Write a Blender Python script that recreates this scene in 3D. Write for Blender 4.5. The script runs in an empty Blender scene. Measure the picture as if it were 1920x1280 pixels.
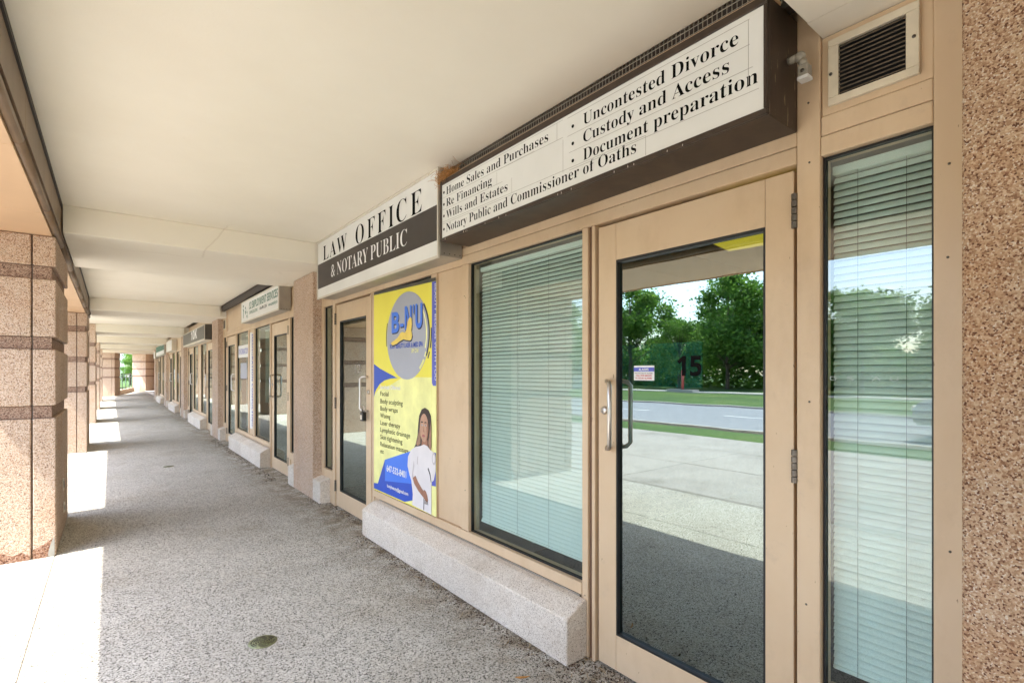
import bpy, bmesh, math, random
from mathutils import Vector, Matrix
random.seed(7)
sc = bpy.context.scene
col = sc.collection

# ------------------------------------------------------------------ camera, world, sun, exposure
cam_d = bpy.data.cameras.new("camera")
cam_d.lens = 18.0
cam_d.sensor_width = 36.0
cam_d.shift_y = 57.0 / 1920.0
cam_d.clip_start = 0.05
cam_d.clip_end = 1500
cam = bpy.data.objects.new("camera", cam_d)
col.objects.link(cam)
cam.location = (0, 0, 1.40)
TH = math.atan(752.0 / 960.0)
cam.rotation_euler = (math.radians(90), 0, -TH)
sc.camera = cam

SUN_DIR = Vector((1.0, 0.15, -1.72)).normalized()      # the way the light travels
EL = math.asin(-SUN_DIR.z)
AZ = math.atan2(-SUN_DIR.x, -SUN_DIR.y)
world = bpy.data.worlds.new("World")
sc.world = world
world.use_nodes = True
wn = world.node_tree
sky = wn.nodes.new("ShaderNodeTexSky")
sky.sky_type = 'NISHITA'
sky.sun_disc = False
sky.sun_elevation = EL
sky.sun_rotation = AZ
sky.air_density = 1.0
sky.dust_density = 1.6
sky.ozone_density = 1.0
wn.links.new(sky.outputs[0], wn.nodes["Background"].inputs[0])
wn.nodes["Background"].inputs[1].default_value = 0.15

sun_d = bpy.data.lights.new("sun", 'SUN')
sun_d.energy = 2.0
sun_d.angle = math.radians(0.5)
sun_d.color = (1.0, 0.94, 0.83)
sun = bpy.data.objects.new("sun", sun_d)
col.objects.link(sun)
sun.rotation_euler = SUN_DIR.to_track_quat('-Z', 'Y').to_euler()
sun.location = (-30, -5, 50)

sc.view_settings.view_transform = 'Standard'
sc.view_settings.look = 'None'
sc.view_settings.gamma = 1.0
sc.view_settings.use_curve_mapping = False
sc.view_settings.exposure = 2.6
sc.cycles.max_bounces = 14
sc.cycles.diffuse_bounces = 7
sc.cycles.glossy_bounces = 5
sc.cycles.transparent_max_bounces = 24

# ------------------------------------------------------------------ materials
def nmat(name):
    m = bpy.data.materials.new(name)
    m.use_nodes = True
    nt = m.node_tree
    return m, nt, nt.nodes["Principled BSDF"]

def rgb(c): return (c[0], c[1], c[2], 1.0)

def add(nt, t, **kw):
    n = nt.nodes.new(t)
    for k, v in kw.items(): setattr(n, k, v)
    return n

def coords(nt, kind='pos'):
    if kind == 'pos':
        return nt.nodes.new("ShaderNodeNewGeometry").outputs['Position']
    return nt.nodes.new("ShaderNodeTexCoord").outputs['Object']

def noise(nt, vec, scale, detail=3, rough=0.55):
    n = nt.nodes.new("ShaderNodeTexNoise")
    n.inputs['Scale'].default_value = scale
    n.inputs['Detail'].default_value = detail
    n.inputs['Roughness'].default_value = rough
    nt.links.new(vec, n.inputs['Vector'])
    return n.outputs['Fac']

def ramp(nt, fac, stops, interp='LINEAR'):
    r = nt.nodes.new("ShaderNodeValToRGB")
    r.color_ramp.interpolation = interp
    e = r.color_ramp.elements
    while len(e) < len(stops): e.new(0.5)
    for i, (p, c) in enumerate(stops):
        e[i].position = p
        e[i].color = rgb(c) if len(c) == 3 else c
    nt.links.new(fac, r.inputs[0])
    return r.outputs[0]

def mixc(nt, fac, a, b, mode='MIX'):
    n = nt.nodes.new("ShaderNodeMix")
    n.data_type = 'RGBA'
    n.blend_type = mode
    for s, v in ((0, fac), (6, a), (7, b)):
        if hasattr(v, 'node'): nt.links.new(v, n.inputs[s])
        elif s == 0: n.inputs[s].default_value = v
        else: n.inputs[s].default_value = rgb(v)
    return n.outputs[2]

def bump(nt, height, bs, strength=0.3, dist=0.003):
    b = nt.nodes.new("ShaderNodeBump")
    b.inputs['Strength'].default_value = strength
    b.inputs['Distance'].default_value = dist
    nt.links.new(height, b.inputs['Height'])
    nt.links.new(b.outputs[0], bs.inputs['Normal'])

def plain(name, c, rough=0.5, metal=0.0, var=0.12, vscale=6.0, spec=0.5, bmp=0.0, streak=False):
    m, nt, bs = nmat(name)
    p = coords(nt)
    if streak:
        mp = nt.nodes.new("ShaderNodeMapping")
        mp.inputs['Scale'].default_value = (1, 1, 0.12)
        nt.links.new(p, mp.inputs[0])
        f = noise(nt, mp.outputs[0], vscale, 4)
    else:
        f = noise(nt, p, vscale, 4)
    lo = tuple(x * (1 - var) for x in c)
    hi = tuple(min(1, x * (1 + var)) for x in c)
    nt.links.new(ramp(nt, f, [(0.3, lo), (0.7, hi)]), bs.inputs['Base Color'])
    bs.inputs['Roughness'].default_value = rough
    bs.inputs['Metallic'].default_value = metal
    bs.inputs['Specular IOR Level'].default_value = spec
    if bmp:
        bump(nt, noise(nt, p, vscale * 25, 3), bs, bmp, 0.002)
    return m

def speckle(name, stops, scale, big=None, rough=0.85, bmp=0.5, bdist=0.004, stain=None, warp=0.3, dirt=None):
    """crushed-stone surface: every voronoi cell a grain with its own colour"""
    m, nt, bs = nmat(name)
    p = coords(nt)
    nz = nt.nodes.new("ShaderNodeTexNoise")
    nz.inputs['Scale'].default_value = scale * 0.6
    nt.links.new(p, nz.inputs['Vector'])
    vm = nt.nodes.new("ShaderNodeVectorMath"); vm.operation = 'MULTIPLY_ADD'
    nt.links.new(nz.outputs['Color'], vm.inputs[0])
    vm.inputs[1].default_value = (warp / scale * 2,) * 3
    nt.links.new(p, vm.inputs[2])
    v = nt.nodes.new("ShaderNodeTexVoronoi")
    v.inputs['Scale'].default_value = scale
    nt.links.new(vm.outputs[0], v.inputs['Vector'])
    sp = nt.nodes.new("ShaderNodeSeparateColor")
    nt.links.new(v.outputs['Color'], sp.inputs[0])
    c = ramp(nt, sp.outputs[0], stops, 'CONSTANT')
    f = noise(nt, p, 1.3, 5, 0.6)
    c = mixc(nt, 1.0, c, ramp(nt, f, [(0.25, (0.84, 0.82, 0.80)), (0.75, (1.08, 1.07, 1.06))]), 'MULTIPLY')
    if stain:
        f2 = noise(nt, p, stain[1], 6, 0.65)
        c = mixc(nt, ramp(nt, f2, [(0.52, (0, 0, 0)), (0.70, (0.75, 0.75, 0.75))]), c, stain[0], 'MULTIPLY')
    if dirt:
        v2 = nt.nodes.new("ShaderNodeTexVoronoi"); v2.inputs['Scale'].default_value = 2.3
        nt.links.new(vm.outputs[0], v2.inputs['Vector'])
        s2 = nt.nodes.new("ShaderNodeSeparateColor"); nt.links.new(v2.outputs['Color'], s2.inputs[0])
        rr = nt.nodes.new("ShaderNodeMath"); rr.operation = 'MULTIPLY'; rr.inputs[1].default_value = .085
        nt.links.new(s2.outputs[1], rr.inputs[0])
        ls = nt.nodes.new("ShaderNodeMath"); ls.operation = 'LESS_THAN'
        nt.links.new(v2.outputs['Distance'], ls.inputs[0]); nt.links.new(rr.outputs[0], ls.inputs[1])
        hf = nt.nodes.new("ShaderNodeMath"); hf.operation = 'MULTIPLY'; hf.inputs[1].default_value = .45
        nt.links.new(ls.outputs[0], hf.inputs[0])
        c = mixc(nt, hf.outputs[0], c, (.30, .27, .25), 'MULTIPLY')
    if dirt:     # soil washed against the foot of the shop fronts: (x where it starts, x where it is full, colour)
        sx = nt.nodes.new("ShaderNodeSeparateXYZ"); nt.links.new(p, sx.inputs[0])
        mr = nt.nodes.new("ShaderNodeMapRange"); mr.inputs[1].default_value = dirt[0]; mr.inputs[2].default_value = dirt[1]
        nt.links.new(sx.outputs[0], mr.inputs[0])
        dn = ramp(nt, noise(nt, p, 5.5, 6, .7), [(.36, (0, 0, 0)), (.62, (1, 1, 1))])
        mm = nt.nodes.new("ShaderNodeMath"); mm.operation = 'MULTIPLY'
        nt.links.new(mr.outputs[0], mm.inputs[0]); nt.links.new(dn, mm.inputs[1])
        c = mixc(nt, mm.outputs[0], c, dirt[2], 'MULTIPLY')
    nt.links.new(c, bs.inputs['Base Color'])
    bs.inputs['Roughness'].default_value = rough
    bs.inputs['Specular IOR Level'].default_value = 0.3
    bump(nt, v.outputs['Distance'], bs, bmp, bdist)
    return m

M = {}
M['aggregate'] = speckle('exposed_aggregate', [(0, (.045, .042, .035)), (.085, (.13, .125, .105)), (.15, (.31, .30, .265)), (.30, (.50, .49, .44)), (.62, (.60, .59, .54)), (.92, (.74, .73, .69))], 185, bmp=0.28, bdist=.002, warp=.12, stain=((.83, .79, .73), 1.1), dirt=(1.25, 1.68, (.46, .39, .30)))
M['pebble_edge'] = speckle('plaza_concrete', [(0, (.26, .24, .22)), (.08, (.39, .375, .35)), (.5, (.43, .415, .385)), (.9, (.50, .485, .455))], 120, bmp=0.2, stain=((.66, .65, .62), .9))
M['granite'] = speckle('bush_hammered_granite', [(0, (.15, .075, .045)), (.08, (.34, .20, .13)), (.19, (.53, .365, .25)), (.38, (.64, .485, .365)), (.70, (.70, .565, .45)), (.92, (.77, .68, .58))], 250, bmp=0.8, bdist=.003, stain=((.92, .80, .70), 2.0))
M['granite_rough'] = speckle('rough_red_granite', [(0, (.16, .07, .04)), (.08, (.31, .17, .10)), (.20, (.46, .285, .175)), (.42, (.58, .40, .26)), (.72, (.66, .50, .35)), (.92, (.74, .64, .52))], 235, bmp=1.0, bdist=.004, stain=((.90, .74, .58), 2.0))
M['granite_band'] = speckle('dark_granite_band', [(0, (.10, .055, .04)), (.12, (.24, .145, .105)), (.35, (.36, .235, .17)), (.65, (.44, .31, .23)), (.9, (.54, .41, .32))], 210, bmp=0.8, bdist=.003)
M['ledge_stone'] = speckle('ledge_stone', [(0, (.36, .29, .23)), (.06, (.54, .47, .39)), (.25, (.70, .635, .55)), (.7, (.78, .72, .64))], 260, bmp=0.3, stain=((.84, .80, .76), 3.0))
M['joint'] = plain('mortar_joint', (.10, .075, .06), 0.9)
def ceil_mat():
    m, nt, bs = nmat('ceiling_stucco')
    p = coords(nt)
    c = ramp(nt, noise(nt, p, 1.1, 6, .62), [(.3, (.80, .74, .615)), (.7, (.85, .795, .67))])
    v = nt.nodes.new("ShaderNodeTexVoronoi"); v.feature = 'DISTANCE_TO_EDGE'; v.inputs['Scale'].default_value = .45
    nz = nt.nodes.new("ShaderNodeTexNoise"); nz.inputs['Scale'].default_value = 1.5; nz.inputs['Detail'].default_value = 8
    nt.links.new(p, nz.inputs['Vector'])
    mxv = mixc(nt, .25, p, nz.outputs['Color']); nt.links.new(mxv, v.inputs['Vector'])
    cr = ramp(nt, v.outputs['Distance'], [(0, (.5, .5, .5)), (.0016, (0, 0, 0))])
    msk = ramp(nt, noise(nt, p, .8, 2), [(.58, (0, 0, 0)), (.66, (.6, .6, .6))])
    f = nt.nodes.new("ShaderNodeMath"); f.operation = 'MULTIPLY'
    nt.links.new(cr, f.inputs[0]); nt.links.new(msk, f.inputs[1])
    c = mixc(nt, f.outputs[0], c, (.45, .36, .25))
    sp = ramp(nt, noise(nt, p, 11, 5, .75), [(.70, (0, 0, 0)), (.80, (.35, .35, .35))])
    c = mixc(nt, sp, c, (.50, .38, .24))
    nt.links.new(c, bs.inputs['Base Color']); bs.inputs['Roughness'].default_value = .9
    bump(nt, noise(nt, p, 90, 4, .7), bs, .22, .002)
    return m
M['ceiling'] = ceil_mat()
M['soffit'] = plain('soffit_metal', (.64, .43, .26), 0.45, var=0.05, vscale=2.0)
M['bronze'] = plain('bronze_flashing', (.20, .13, .075), 0.45, var=0.2, vscale=5, streak=True)
M['dark_strip'] = plain('dark_strip', (.04, .03, .025), 0.6)
M['conc'] = plain('concrete', (.50, .48, .44), 0.9, var=0.1, vscale=1.5, bmp=0.2)
M['asphalt'] = plain('asphalt', (.27, .28, .30), 0.85, var=0.12, vscale=3)
M['paint_white'] = plain('white_paint', (.78, .77, .74), 0.5, var=0.03)
M['dirt'] = speckle('grit', [(0, (.05, .035, .025)), (.4, (.14, .10, .07)), (.75, (.30, .24, .19)), (.92, (.6, .56, .5))], 220, bmp=0.8)
M['straw'] = plain('dry_straw', (.45, .22, .07), 0.8, var=0.45, vscale=30)
M['twig'] = plain('dry_leaf', (.36, .24, .10), 0.8, var=0.3, vscale=30)

def frame_paint():
    """peach-tan painted metal: nearly flat colour, slight fading, sparse chips and rubbed marks"""
    m, nt, bs = nmat('tan_frame_paint')
    p = coords(nt)
    c = ramp(nt, noise(nt, p, 1.6, 5, .6), [(.3, (.61, .44, .275)), (.7, (.68, .52, .35))])
    mp = nt.nodes.new("ShaderNodeMapping"); mp.inputs['Scale'].default_value = (1, 1, 0.35)
    nt.links.new(p, mp.inputs[0])
    ch = ramp(nt, noise(nt, mp.outputs[0], 55, 3, .5), [(.735, (0, 0, 0)), (.745, (.85, .85, .85))])
    c = mixc(nt, ch, c, (.24, .14, .08))
    sm = ramp(nt, noise(nt, p, 9, 6, .7), [(.58, (0, 0, 0)), (.72, (.30, .30, .30))])
    c = mixc(nt, sm, c, (.46, .34, .24))
    mp2 = nt.nodes.new("ShaderNodeMapping"); mp2.inputs['Scale'].default_value = (1, 1, 0.5); nt.links.new(p, mp2.inputs[0])
    gr = ramp(nt, noise(nt, mp2.outputs[0], 3.2, 7, .68), [(.50, (0, 0, 0)), (.70, (.36, .36, .36))])
    c = mixc(nt, gr, c, (.44, .29, .165))
    nt.links.new(c, bs.inputs['Base Color'])
    bs.inputs['Roughness'].default_value = 0.36
    bump(nt, noise(nt, p, 60, 3), bs, 0.05, 0.001)
    return m
M['frame'] = frame_paint()
M['reveal'] = plain('brown_reveal', (.17, .09, .05), 0.6)
M['gasket'] = plain('black_gasket', (.012, .012, .012), 0.5)
M['steel'] = plain('brushed_steel', (.62, .58, .54), 0.28, 1.0, var=0.06, vscale=20)
M['hinge'] = plain('dull_hinge_metal', (.16, .14, .12), 0.4, 0.9, var=0.2, vscale=30)
M['black'] = plain('black_plastic', (.012, .012, .013), 0.35)
M['ink'] = plain('black_vinyl', (.004, .004, .004), 0.8, var=.05, spec=.1)
M['white_vinyl'] = plain('white_vinyl', (.80, .80, .79), 0.5, var=.02)
M['sign_white'] = plain('sign_acrylic', (.74, .74, .71), 0.35, var=.05, vscale=3)
M['sign_line'] = plain('vinyl_edge_dirt', (.36, .34, .31), 0.6)
M['sign_black'] = plain('sign_black_band', (.035, .027, .025), 0.4)
def case_mat():
    m, nt, bs = nmat('dark_brown_case')
    p = coords(nt)
    mp = nt.nodes.new("ShaderNodeMapping"); mp.inputs['Scale'].default_value = (1, 1, 0.10)
    nt.links.new(p, mp.inputs[0])
    c = ramp(nt, noise(nt, mp.outputs[0], 12, 5, .6), [(.3, (.024, .014, .009)), (.7, (.055, .033, .02))])
    ch = ramp(nt, noise(nt, mp.outputs[0], 95, 4, .65), [(.66, (0, 0, 0)), (.70, (.8, .8, .8))])
    k = nt.nodes.new("ShaderNodeNewGeometry")     # the paint has flaked on the end panel only
    sp = nt.nodes.new("ShaderNodeSeparateXYZ"); nt.links.new(k.outputs['Normal'], sp.inputs[0])
    ab = nt.nodes.new("ShaderNodeMath"); ab.operation = 'ABSOLUTE'; nt.links.new(sp.outputs[1], ab.inputs[0])
    mu = nt.nodes.new("ShaderNodeMath"); mu.operation = 'MULTIPLY'; nt.links.new(ab.outputs[0], mu.inputs[0]); nt.links.new(ch, mu.inputs[1])
    c = mixc(nt, mu.outputs[0], c, (.33, .24, .15))
    nt.links.new(c, bs.inputs['Base Color']); bs.inputs['Roughness'].default_value = .45
    return m
M['sign_brown'] = case_mat()
M['alu'] = plain('dull_aluminium', (.42, .39, .34), 0.42, 0.55, var=.1, vscale=6)
M['alu_light'] = plain('cream_trim', (.62, .57, .48), 0.45, var=.05)
M['green'] = plain('green_vinyl', (.02, .14, .09), 0.5)
M['charcoal'] = plain('charcoal_panel', (.075, .072, .062), 0.4, var=.1)
M['yellow'] = plain('poster_yellow', (.84, .76, .09), 0.45, var=.02)
M['poster_blue'] = plain('poster_blue', (.025, .085, .50), 0.45, var=.03)
M['poster_blue2'] = plain('poster_bright_blue', (.06, .20, .78), 0.45, var=.03)
M['poster_navy'] = plain('poster_navy', (.02, .035, .10), 0.45)
M['poster_violet'] = plain('poster_violet_strip', (.10, .12, .50), 0.45, var=.03)
M['poster_grey'] = plain('poster_grey_disc', (.40, .42, .49), 0.45, var=.1, vscale=1.5)
M['poster_lime'] = plain('poster_lime', (.84, .83, .34), 0.45)
M['gold'] = plain('poster_gold', (.80, .60, .12), 0.45, var=.06, vscale=20)
M['skin'] = plain('printed_skin', (.34, .16, .10), 0.5, var=.15, vscale=18)
M['skin_light'] = plain('printed_skin_light', (.50, .29, .19), 0.5, var=.1, vscale=18)
M['hair'] = plain('printed_hair', (.035, .022, .018), 0.5, var=.3, vscale=25)
M['hair_tip'] = plain('printed_hair_tip', (.30, .17, .11), 0.5, var=.3, vscale=25)
M['dress'] = plain('printed_dress', (.74, .70, .70), 0.5, var=.05, vscale=9)
M['dress_shade'] = plain('printed_dress_fold', (.52, .47, .47), 0.5)
M['lips'] = plain('printed_lips', (.36, .10, .10), 0.5)
M['red'] = plain('red_paint', (.55, .05, .04), 0.5)
M['vent'] = plain('cream_vent_plate', (.66, .58, .44), 0.5, var=.1, vscale=14)
M['vent_dark'] = plain('louvre_dirt', (.10, .075, .05), 0.6, var=.4, vscale=60)
M['lamp_grey'] = plain('grey_conduit_paint', (.34, .31, .25), 0.5)
M['drain'] = plain('brass_green_drain', (.26, .28, .15), 0.5, 0.4, var=.25, vscale=40)
M['slat'] = plain('blind_slat', (.80, .81, .77), 0.45, var=.02)
M['cord'] = plain('blind_cord', (.16, .18, .16), 0.7)
M['carpet'] = plain('grey_carpet', (.06, .065, .07), 0.95, var=.2, vscale=30)
M['int_wall'] = plain('interior_wall', (.34, .34, .31), 0.9)
M['int_dark'] = plain('interior_dark', (.05, .055, .055), 0.8)
M['teal'] = plain('teal_partition', (.01, .26, .25), 0.6)
M['brick'] = plain('far_brick', (.40, .22, .16), 0.9, var=.15, vscale=2)
M['bark'] = plain('bark', (.10, .075, .055), 0.9, var=.3, vscale=6)
M['rail_green'] = plain('grey_green_rail', (.12, .17, .15), 0.5)
M['car_paint'] = plain('silver_car_paint', (.55, .57, .60), 0.3, .3, var=.02)
M['car_glass'] = plain('dark_car_glass', (.02, .025, .03), 0.08)
M['tyre'] = plain('tyre_rubber', (.02, .02, .02), 0.8)
M['patch'] = plain('grey_repair_patch', (.38, .36, .31), 0.9, var=.1, vscale=20)
M['redsoil'] = speckle('spalled_granite', [(0, (.14, .06, .035)), (.2, (.34, .18, .11)), (.6, (.48, .30, .21))], 120, bmp=1.2, bdist=.008)

def grass_mat():
    m, nt, bs = nmat('mown_grass')
    p = coords(nt)
    c = ramp(nt, noise(nt, p, .35, 6, .7), [(.3, (.035, .085, .012)), (.55, (.075, .15, .02)), (.75, (.17, .19, .05))])
    c = mixc(nt, .6, c, ramp(nt, noise(nt, p, 22, 4, .7), [(.3, (.5, .5, .5)), (.7, (1.3, 1.3, 1.2))]), 'MULTIPLY')
    nt.links.new(c, bs.inputs['Base Color']); bs.inputs['Roughness'].default_value = .9
    return m
M['grass'] = grass_mat()

def leaf_mat(name, a, b, c3):
    m, nt, bs = nmat(name)
    oi = nt.nodes.new("ShaderNodeObjectInfo")
    g = nt.nodes.new("ShaderNodeNewGeometry")
    c = ramp(nt, g.outputs['Random Per Island'], [(0, a), (.5, b), (1, c3)])
    nt.links.new(c, bs.inputs['Base Color'])
    bs.inputs['Roughness'].default_value = .55
    tr = nt.nodes.new("ShaderNodeBsdfTranslucent")
    nt.links.new(c, tr.inputs[0])
    mx = nt.nodes.new("ShaderNodeMixShader"); mx.inputs[0].default_value = .5
    nt.links.new(bs.outputs[0], mx.inputs[1]); nt.links.new(tr.outputs[0], mx.inputs[2])
    nt.links.new(mx.outputs[0], nt.nodes['Material Output'].inputs[0])
    return m
M['leaf_a'] = leaf_mat('green_leaves', (.06, .15, .02), (.13, .28, .035), (.25, .42, .07))
M['leaf_b'] = leaf_mat('blue_green_needles', (.05, .11, .045), (.09, .19, .07), (.15, .26, .12))

def glass(name, tint, refl, gcol=(0.92, 0.97, 0.96)):
    m = bpy.data.materials.new(name); m.use_nodes = True
    nt = m.node_tree; nt.nodes.clear()
    out = nt.nodes.new("ShaderNodeOutputMaterial")
    t = nt.nodes.new("ShaderNodeBsdfTransparent"); t.inputs[0].default_value = rgb(tint)
    g = nt.nodes.new("ShaderNodeBsdfGlossy"); g.inputs['Roughness'].default_value = 0.0
    g.inputs[0].default_value = rgb(gcol)
    lw = nt.nodes.new("ShaderNodeLayerWeight")
    pw = nt.nodes.new("ShaderNodeMath"); pw.operation = 'POWER'; pw.inputs[1].default_value = 4.5
    nt.links.new(lw.outputs['Facing'], pw.inputs[0])
    if refl > 0:      # slight waviness of the sheet
        gp = nt.nodes.new("ShaderNodeNewGeometry")
        nz = noise(nt, gp.outputs['Position'], 2.2, 2)
        bp = nt.nodes.new("ShaderNodeBump"); bp.inputs['Strength'].default_value = 1.0; bp.inputs['Distance'].default_value = .0004
        nt.links.new(nz, bp.inputs['Height']); nt.links.new(bp.outputs[0], g.inputs['Normal'])
    ma = nt.nodes.new("ShaderNodeMath"); ma.operation = 'MULTIPLY_ADD'; ma.use_clamp = True
    ma.inputs[1].default_value = 0.0 if refl == 0 else 0.6; ma.inputs[2].default_value = refl
    nt.links.new(pw.outputs[0], ma.inputs[0])
    mx = nt.nodes.new("ShaderNodeMixShader")
    nt.links.new(ma.outputs[0], mx.inputs[0])
    nt.links.new(t.outputs[0], mx.inputs[1]); nt.links.new(g.outputs[0], mx.inputs[2])
    nt.links.new(mx.outputs[0], out.inputs[0])
    return m
M['glass_door'] = glass('coated_door_glass', (.36, .50, .50), 0.31, (.86, 1.0, .97))
M['glass_win'] = glass('coated_window_glass', (.78, .90, .88), 0.15)
M['glass_back'] = glass('inner_glass_face', (.97, .99, .98), 0.0)

# ------------------------------------------------------------------ mesh helpers
def new_obj(name, me, parent=None, loc=None):
    o = bpy.data.objects.new(name, me)
    col.objects.link(o)
    if parent is not None: o.parent = parent
    if loc: o.location = loc
    return o

def fin(bm, name, mat, parent=None, loc=None, smooth=False):
    me = bpy.data.meshes.new(name)
    bm.normal_update()
    bm.to_mesh(me); bm.free()
    for mm in (mat if isinstance(mat, (list, tuple)) else [mat]): me.materials.append(mm)
    if smooth:
        for p in me.polygons: p.use_smooth = True
    return new_obj(name, me, parent, loc)

def bm_box(bm, x0, x1, y0, y1, z0, z1, bev=0.0, mi=0):
    vs = [bm.verts.new(v) for v in ((x0, y0, z0), (x1, y0, z0), (x1, y1, z0), (x0, y1, z0), (x0, y0, z1), (x1, y0, z1), (x1, y1, z1), (x0, y1, z1))]
    fs = [bm.faces.new([vs[i] for i in q]) for q in ((0, 3, 2, 1), (4, 5, 6, 7), (0, 1, 5, 4), (2, 3, 7, 6), (1, 2, 6, 5), (3, 0, 4, 7))]
    for f in fs: f.material_index = mi
    if bev > 0:
        es = list({e for f in fs for e in f.edges})
        bmesh.ops.bevel(bm, geom=es, offset=bev, segments=1, affect='EDGES')
    return fs

OFF = Vector((0, 0, 0))          # base of the thing being built: part meshes are stored relative to it
def box(name, x0, x1, y0, y1, z0, z1, mat, parent=None, bev=0.0):
    bm = bmesh.new()
    bm_box(bm, x0 - OFF.x, x1 - OFF.x, y0 - OFF.y, y1 - OFF.y, z0 - OFF.z, z1 - OFF.z, bev)
    return fin(bm, name, mat, parent)

def prism(name, pts, axis, a, b, mat, parent=None, bev=0.0):
    """polygon pts in the two axes other than `axis`, extruded from a to b"""
    bm = bmesh.new()
    def v(p, t):
        q = {'x': (t, p[0], p[1]), 'y': (p[0], t, p[1]), 'z': (p[0], p[1], t)}[axis]
        return (q[0] - OFF.x, q[1] - OFF.y, q[2] - OFF.z)
    A = [bm.verts.new(v(p, a)) for p in pts]
    B = [bm.verts.new(v(p, b)) for p in pts]
    n = len(pts)
    bm.faces.new(A[::-1]); bm.faces.new(B)
    for i in range(n): bm.faces.new((A[i], A[(i + 1) % n], B[(i + 1) % n], B[i]))
    bmesh.ops.recalc_face_normals(bm, faces=bm.faces)
    if bev > 0: bmesh.ops.bevel(bm, geom=list(bm.edges), offset=bev, segments=1, affect='EDGES')
    return fin(bm, name, mat, parent)

def tube_bm(bm, pts, r, seg=10):
    pts = [Vector(p) for p in pts]
    rings = []
    up = None
    for i, p in enumerate(pts):
        d = (pts[min(i + 1, len(pts) - 1)] - pts[max(i - 1, 0)]).normalized()
        if up is None:
            up = Vector((0, 0, 1)) if abs(d.z) < .9 else Vector((1, 0, 0))
        s = d.cross(up).normalized(); up = s.cross(d).normalized()
        rr = r[i] if isinstance(r, (list, tuple)) else r
        rings.append([bm.verts.new(p + s * math.cos(2 * math.pi * k / seg) * rr + up * math.sin(2 * math.pi * k / seg) * rr) for k in range(seg)])
    for a, b in zip(rings, rings[1:]):
        for k in range(seg): bm.faces.new((a[k], a[(k + 1) % seg], b[(k + 1) % seg], b[k]))
    bm.faces.new(rings[0][::-1]); bm.faces.new(rings[-1])

def tube(name, pts, r, mat, parent=None, seg=10):
    bm = bmesh.new()
    tube_bm(bm, [Vector(p) - OFF for p in pts], r, seg)
    return fin(bm, name, mat, parent, smooth=True)

def thing(name, label, cat, loc, group=None, rz=0):
    global OFF
    o = bpy.data.objects.new(name, None)
    o.empty_display_size = 0.2
    col.objects.link(o)
    o.location = loc
    o.rotation_euler.z = rz
    o['label'] = label; o['category'] = cat
    if group: o['group'] = group
    OFF = Vector(loc)
    return o

def reset():
    global OFF
    OFF = Vector((0, 0, 0))

def tag(o, label=None, cat=None, group=None, kind=None):
    if label: o['label'] = label
    if cat: o['category'] = cat
    if group: o['group'] = group
    if kind: o['kind'] = kind
    return o

def copy_tree(o, parent=None):
    kids = list(o.children)
    c = o.copy(); col.objects.link(c)
    if parent is not None: c.parent = parent
    for k in kids: copy_tree(k, c)
    return c

# ---- lettering: text is laid on a plane x = const, read from the corridor (left is +y)
def uni(s, style):
    o = ''
    for c in s:
        if style == 'serif':
            if 'A' <= c <= 'Z': c = chr(0x1D400 + ord(c) - 65)
            elif 'a' <= c <= 'z': c = chr(0x1D41A + ord(c) - 97)
            elif '0' <= c <= '9': c = chr(0x1D7CE + ord(c) - 48)
        elif style == 'sans':
            if 'A' <= c <= 'Z': c = chr(0x1D5A0 + ord(c) - 65)
            elif 'a' <= c <= 'z': c = chr(0x1D5BA + ord(c) - 97)
            elif '0' <= c <= '9': c = chr(0x1D7E2 + ord(c) - 48)
        elif style == 'bold':
            if 'A' <= c <= 'Z': c = chr(0x1D5D4 + ord(c) - 65)
            elif 'a' <= c <= 'z': c = chr(0x1D5EE + ord(c) - 97)
            elif '0' <= c <= '9': c = chr(0x1D7EC + ord(c) - 48)
        o += c
    return o

ATLAS = {}
CHARSETS = {'serif': sorted(set("LAW OFFICE & NOTARY PUBLIC Home Sales and Purchases Re Financing Wills and Estates Notary Public and Commissioner of Oaths Uncontested Divorce Custody and Access Document preparation")),
            'bold': sorted(set("B-N'U A2 EMPLOYMENT SERVICES 15 10K")),
            'plain': sorted(set("ABCDEFGHIJKLMNOPQRSTUVWXYZ abcdefghijklmnopqrstuvwxyz 0123456789 .-&@"))}
def atlas(style, off):
    """every glyph of one style made in a single text block, one per line followed by an H that gives its advance"""
    key = (style, off)
    if key in ATLAS: return ATLAS[key]
    cu = bpy.data.curves.new('glyphs', 'FONT')
    H = uni('H', style)
    CH = CHARSETS[style]
    cu.body = '\n'.join([H] + [uni(c, style) + H for c in CH])
    cu.offset = off; cu.resolution_u = 4; cu.space_line = 3.0
    o = bpy.data.objects.new('glyphs', cu)
    me = o.to_mesh()
    vs = [v.co.copy() for v in me.vertices]; fs = [tuple(p.vertices) for p in me.polygons]
    o.to_mesh_clear(); bpy.data.objects.remove(o)
    y0 = min(v.y for v in vs if v.y > -1.4)
    rows = {}
    for f in fs:
        yc = sum(vs[i].y for i in f) / len(f)
        rows.setdefault(int(round((.3 - yc) / 3.0)), []).append(f)
    hx = [vs[i].x for f in rows[0] for i in f]; h0, h1 = min(hx), max(hx)
    G = {}
    for k, c in enumerate(CH):
        fl = rows[k + 1]
        mx = max(vs[i].x for f in fl for i in f)
        adv = mx - h1
        base = 3.0 * (k + 1)
        lim = adv + h0 - .004
        g = []
        for f in fl:
            if max(vs[i].x for i in f) < lim: g.append([(vs[i].x, vs[i].y + base) for i in f])
        G[c] = (adv, g)
    ATLAS[key] = G
    return G

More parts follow.
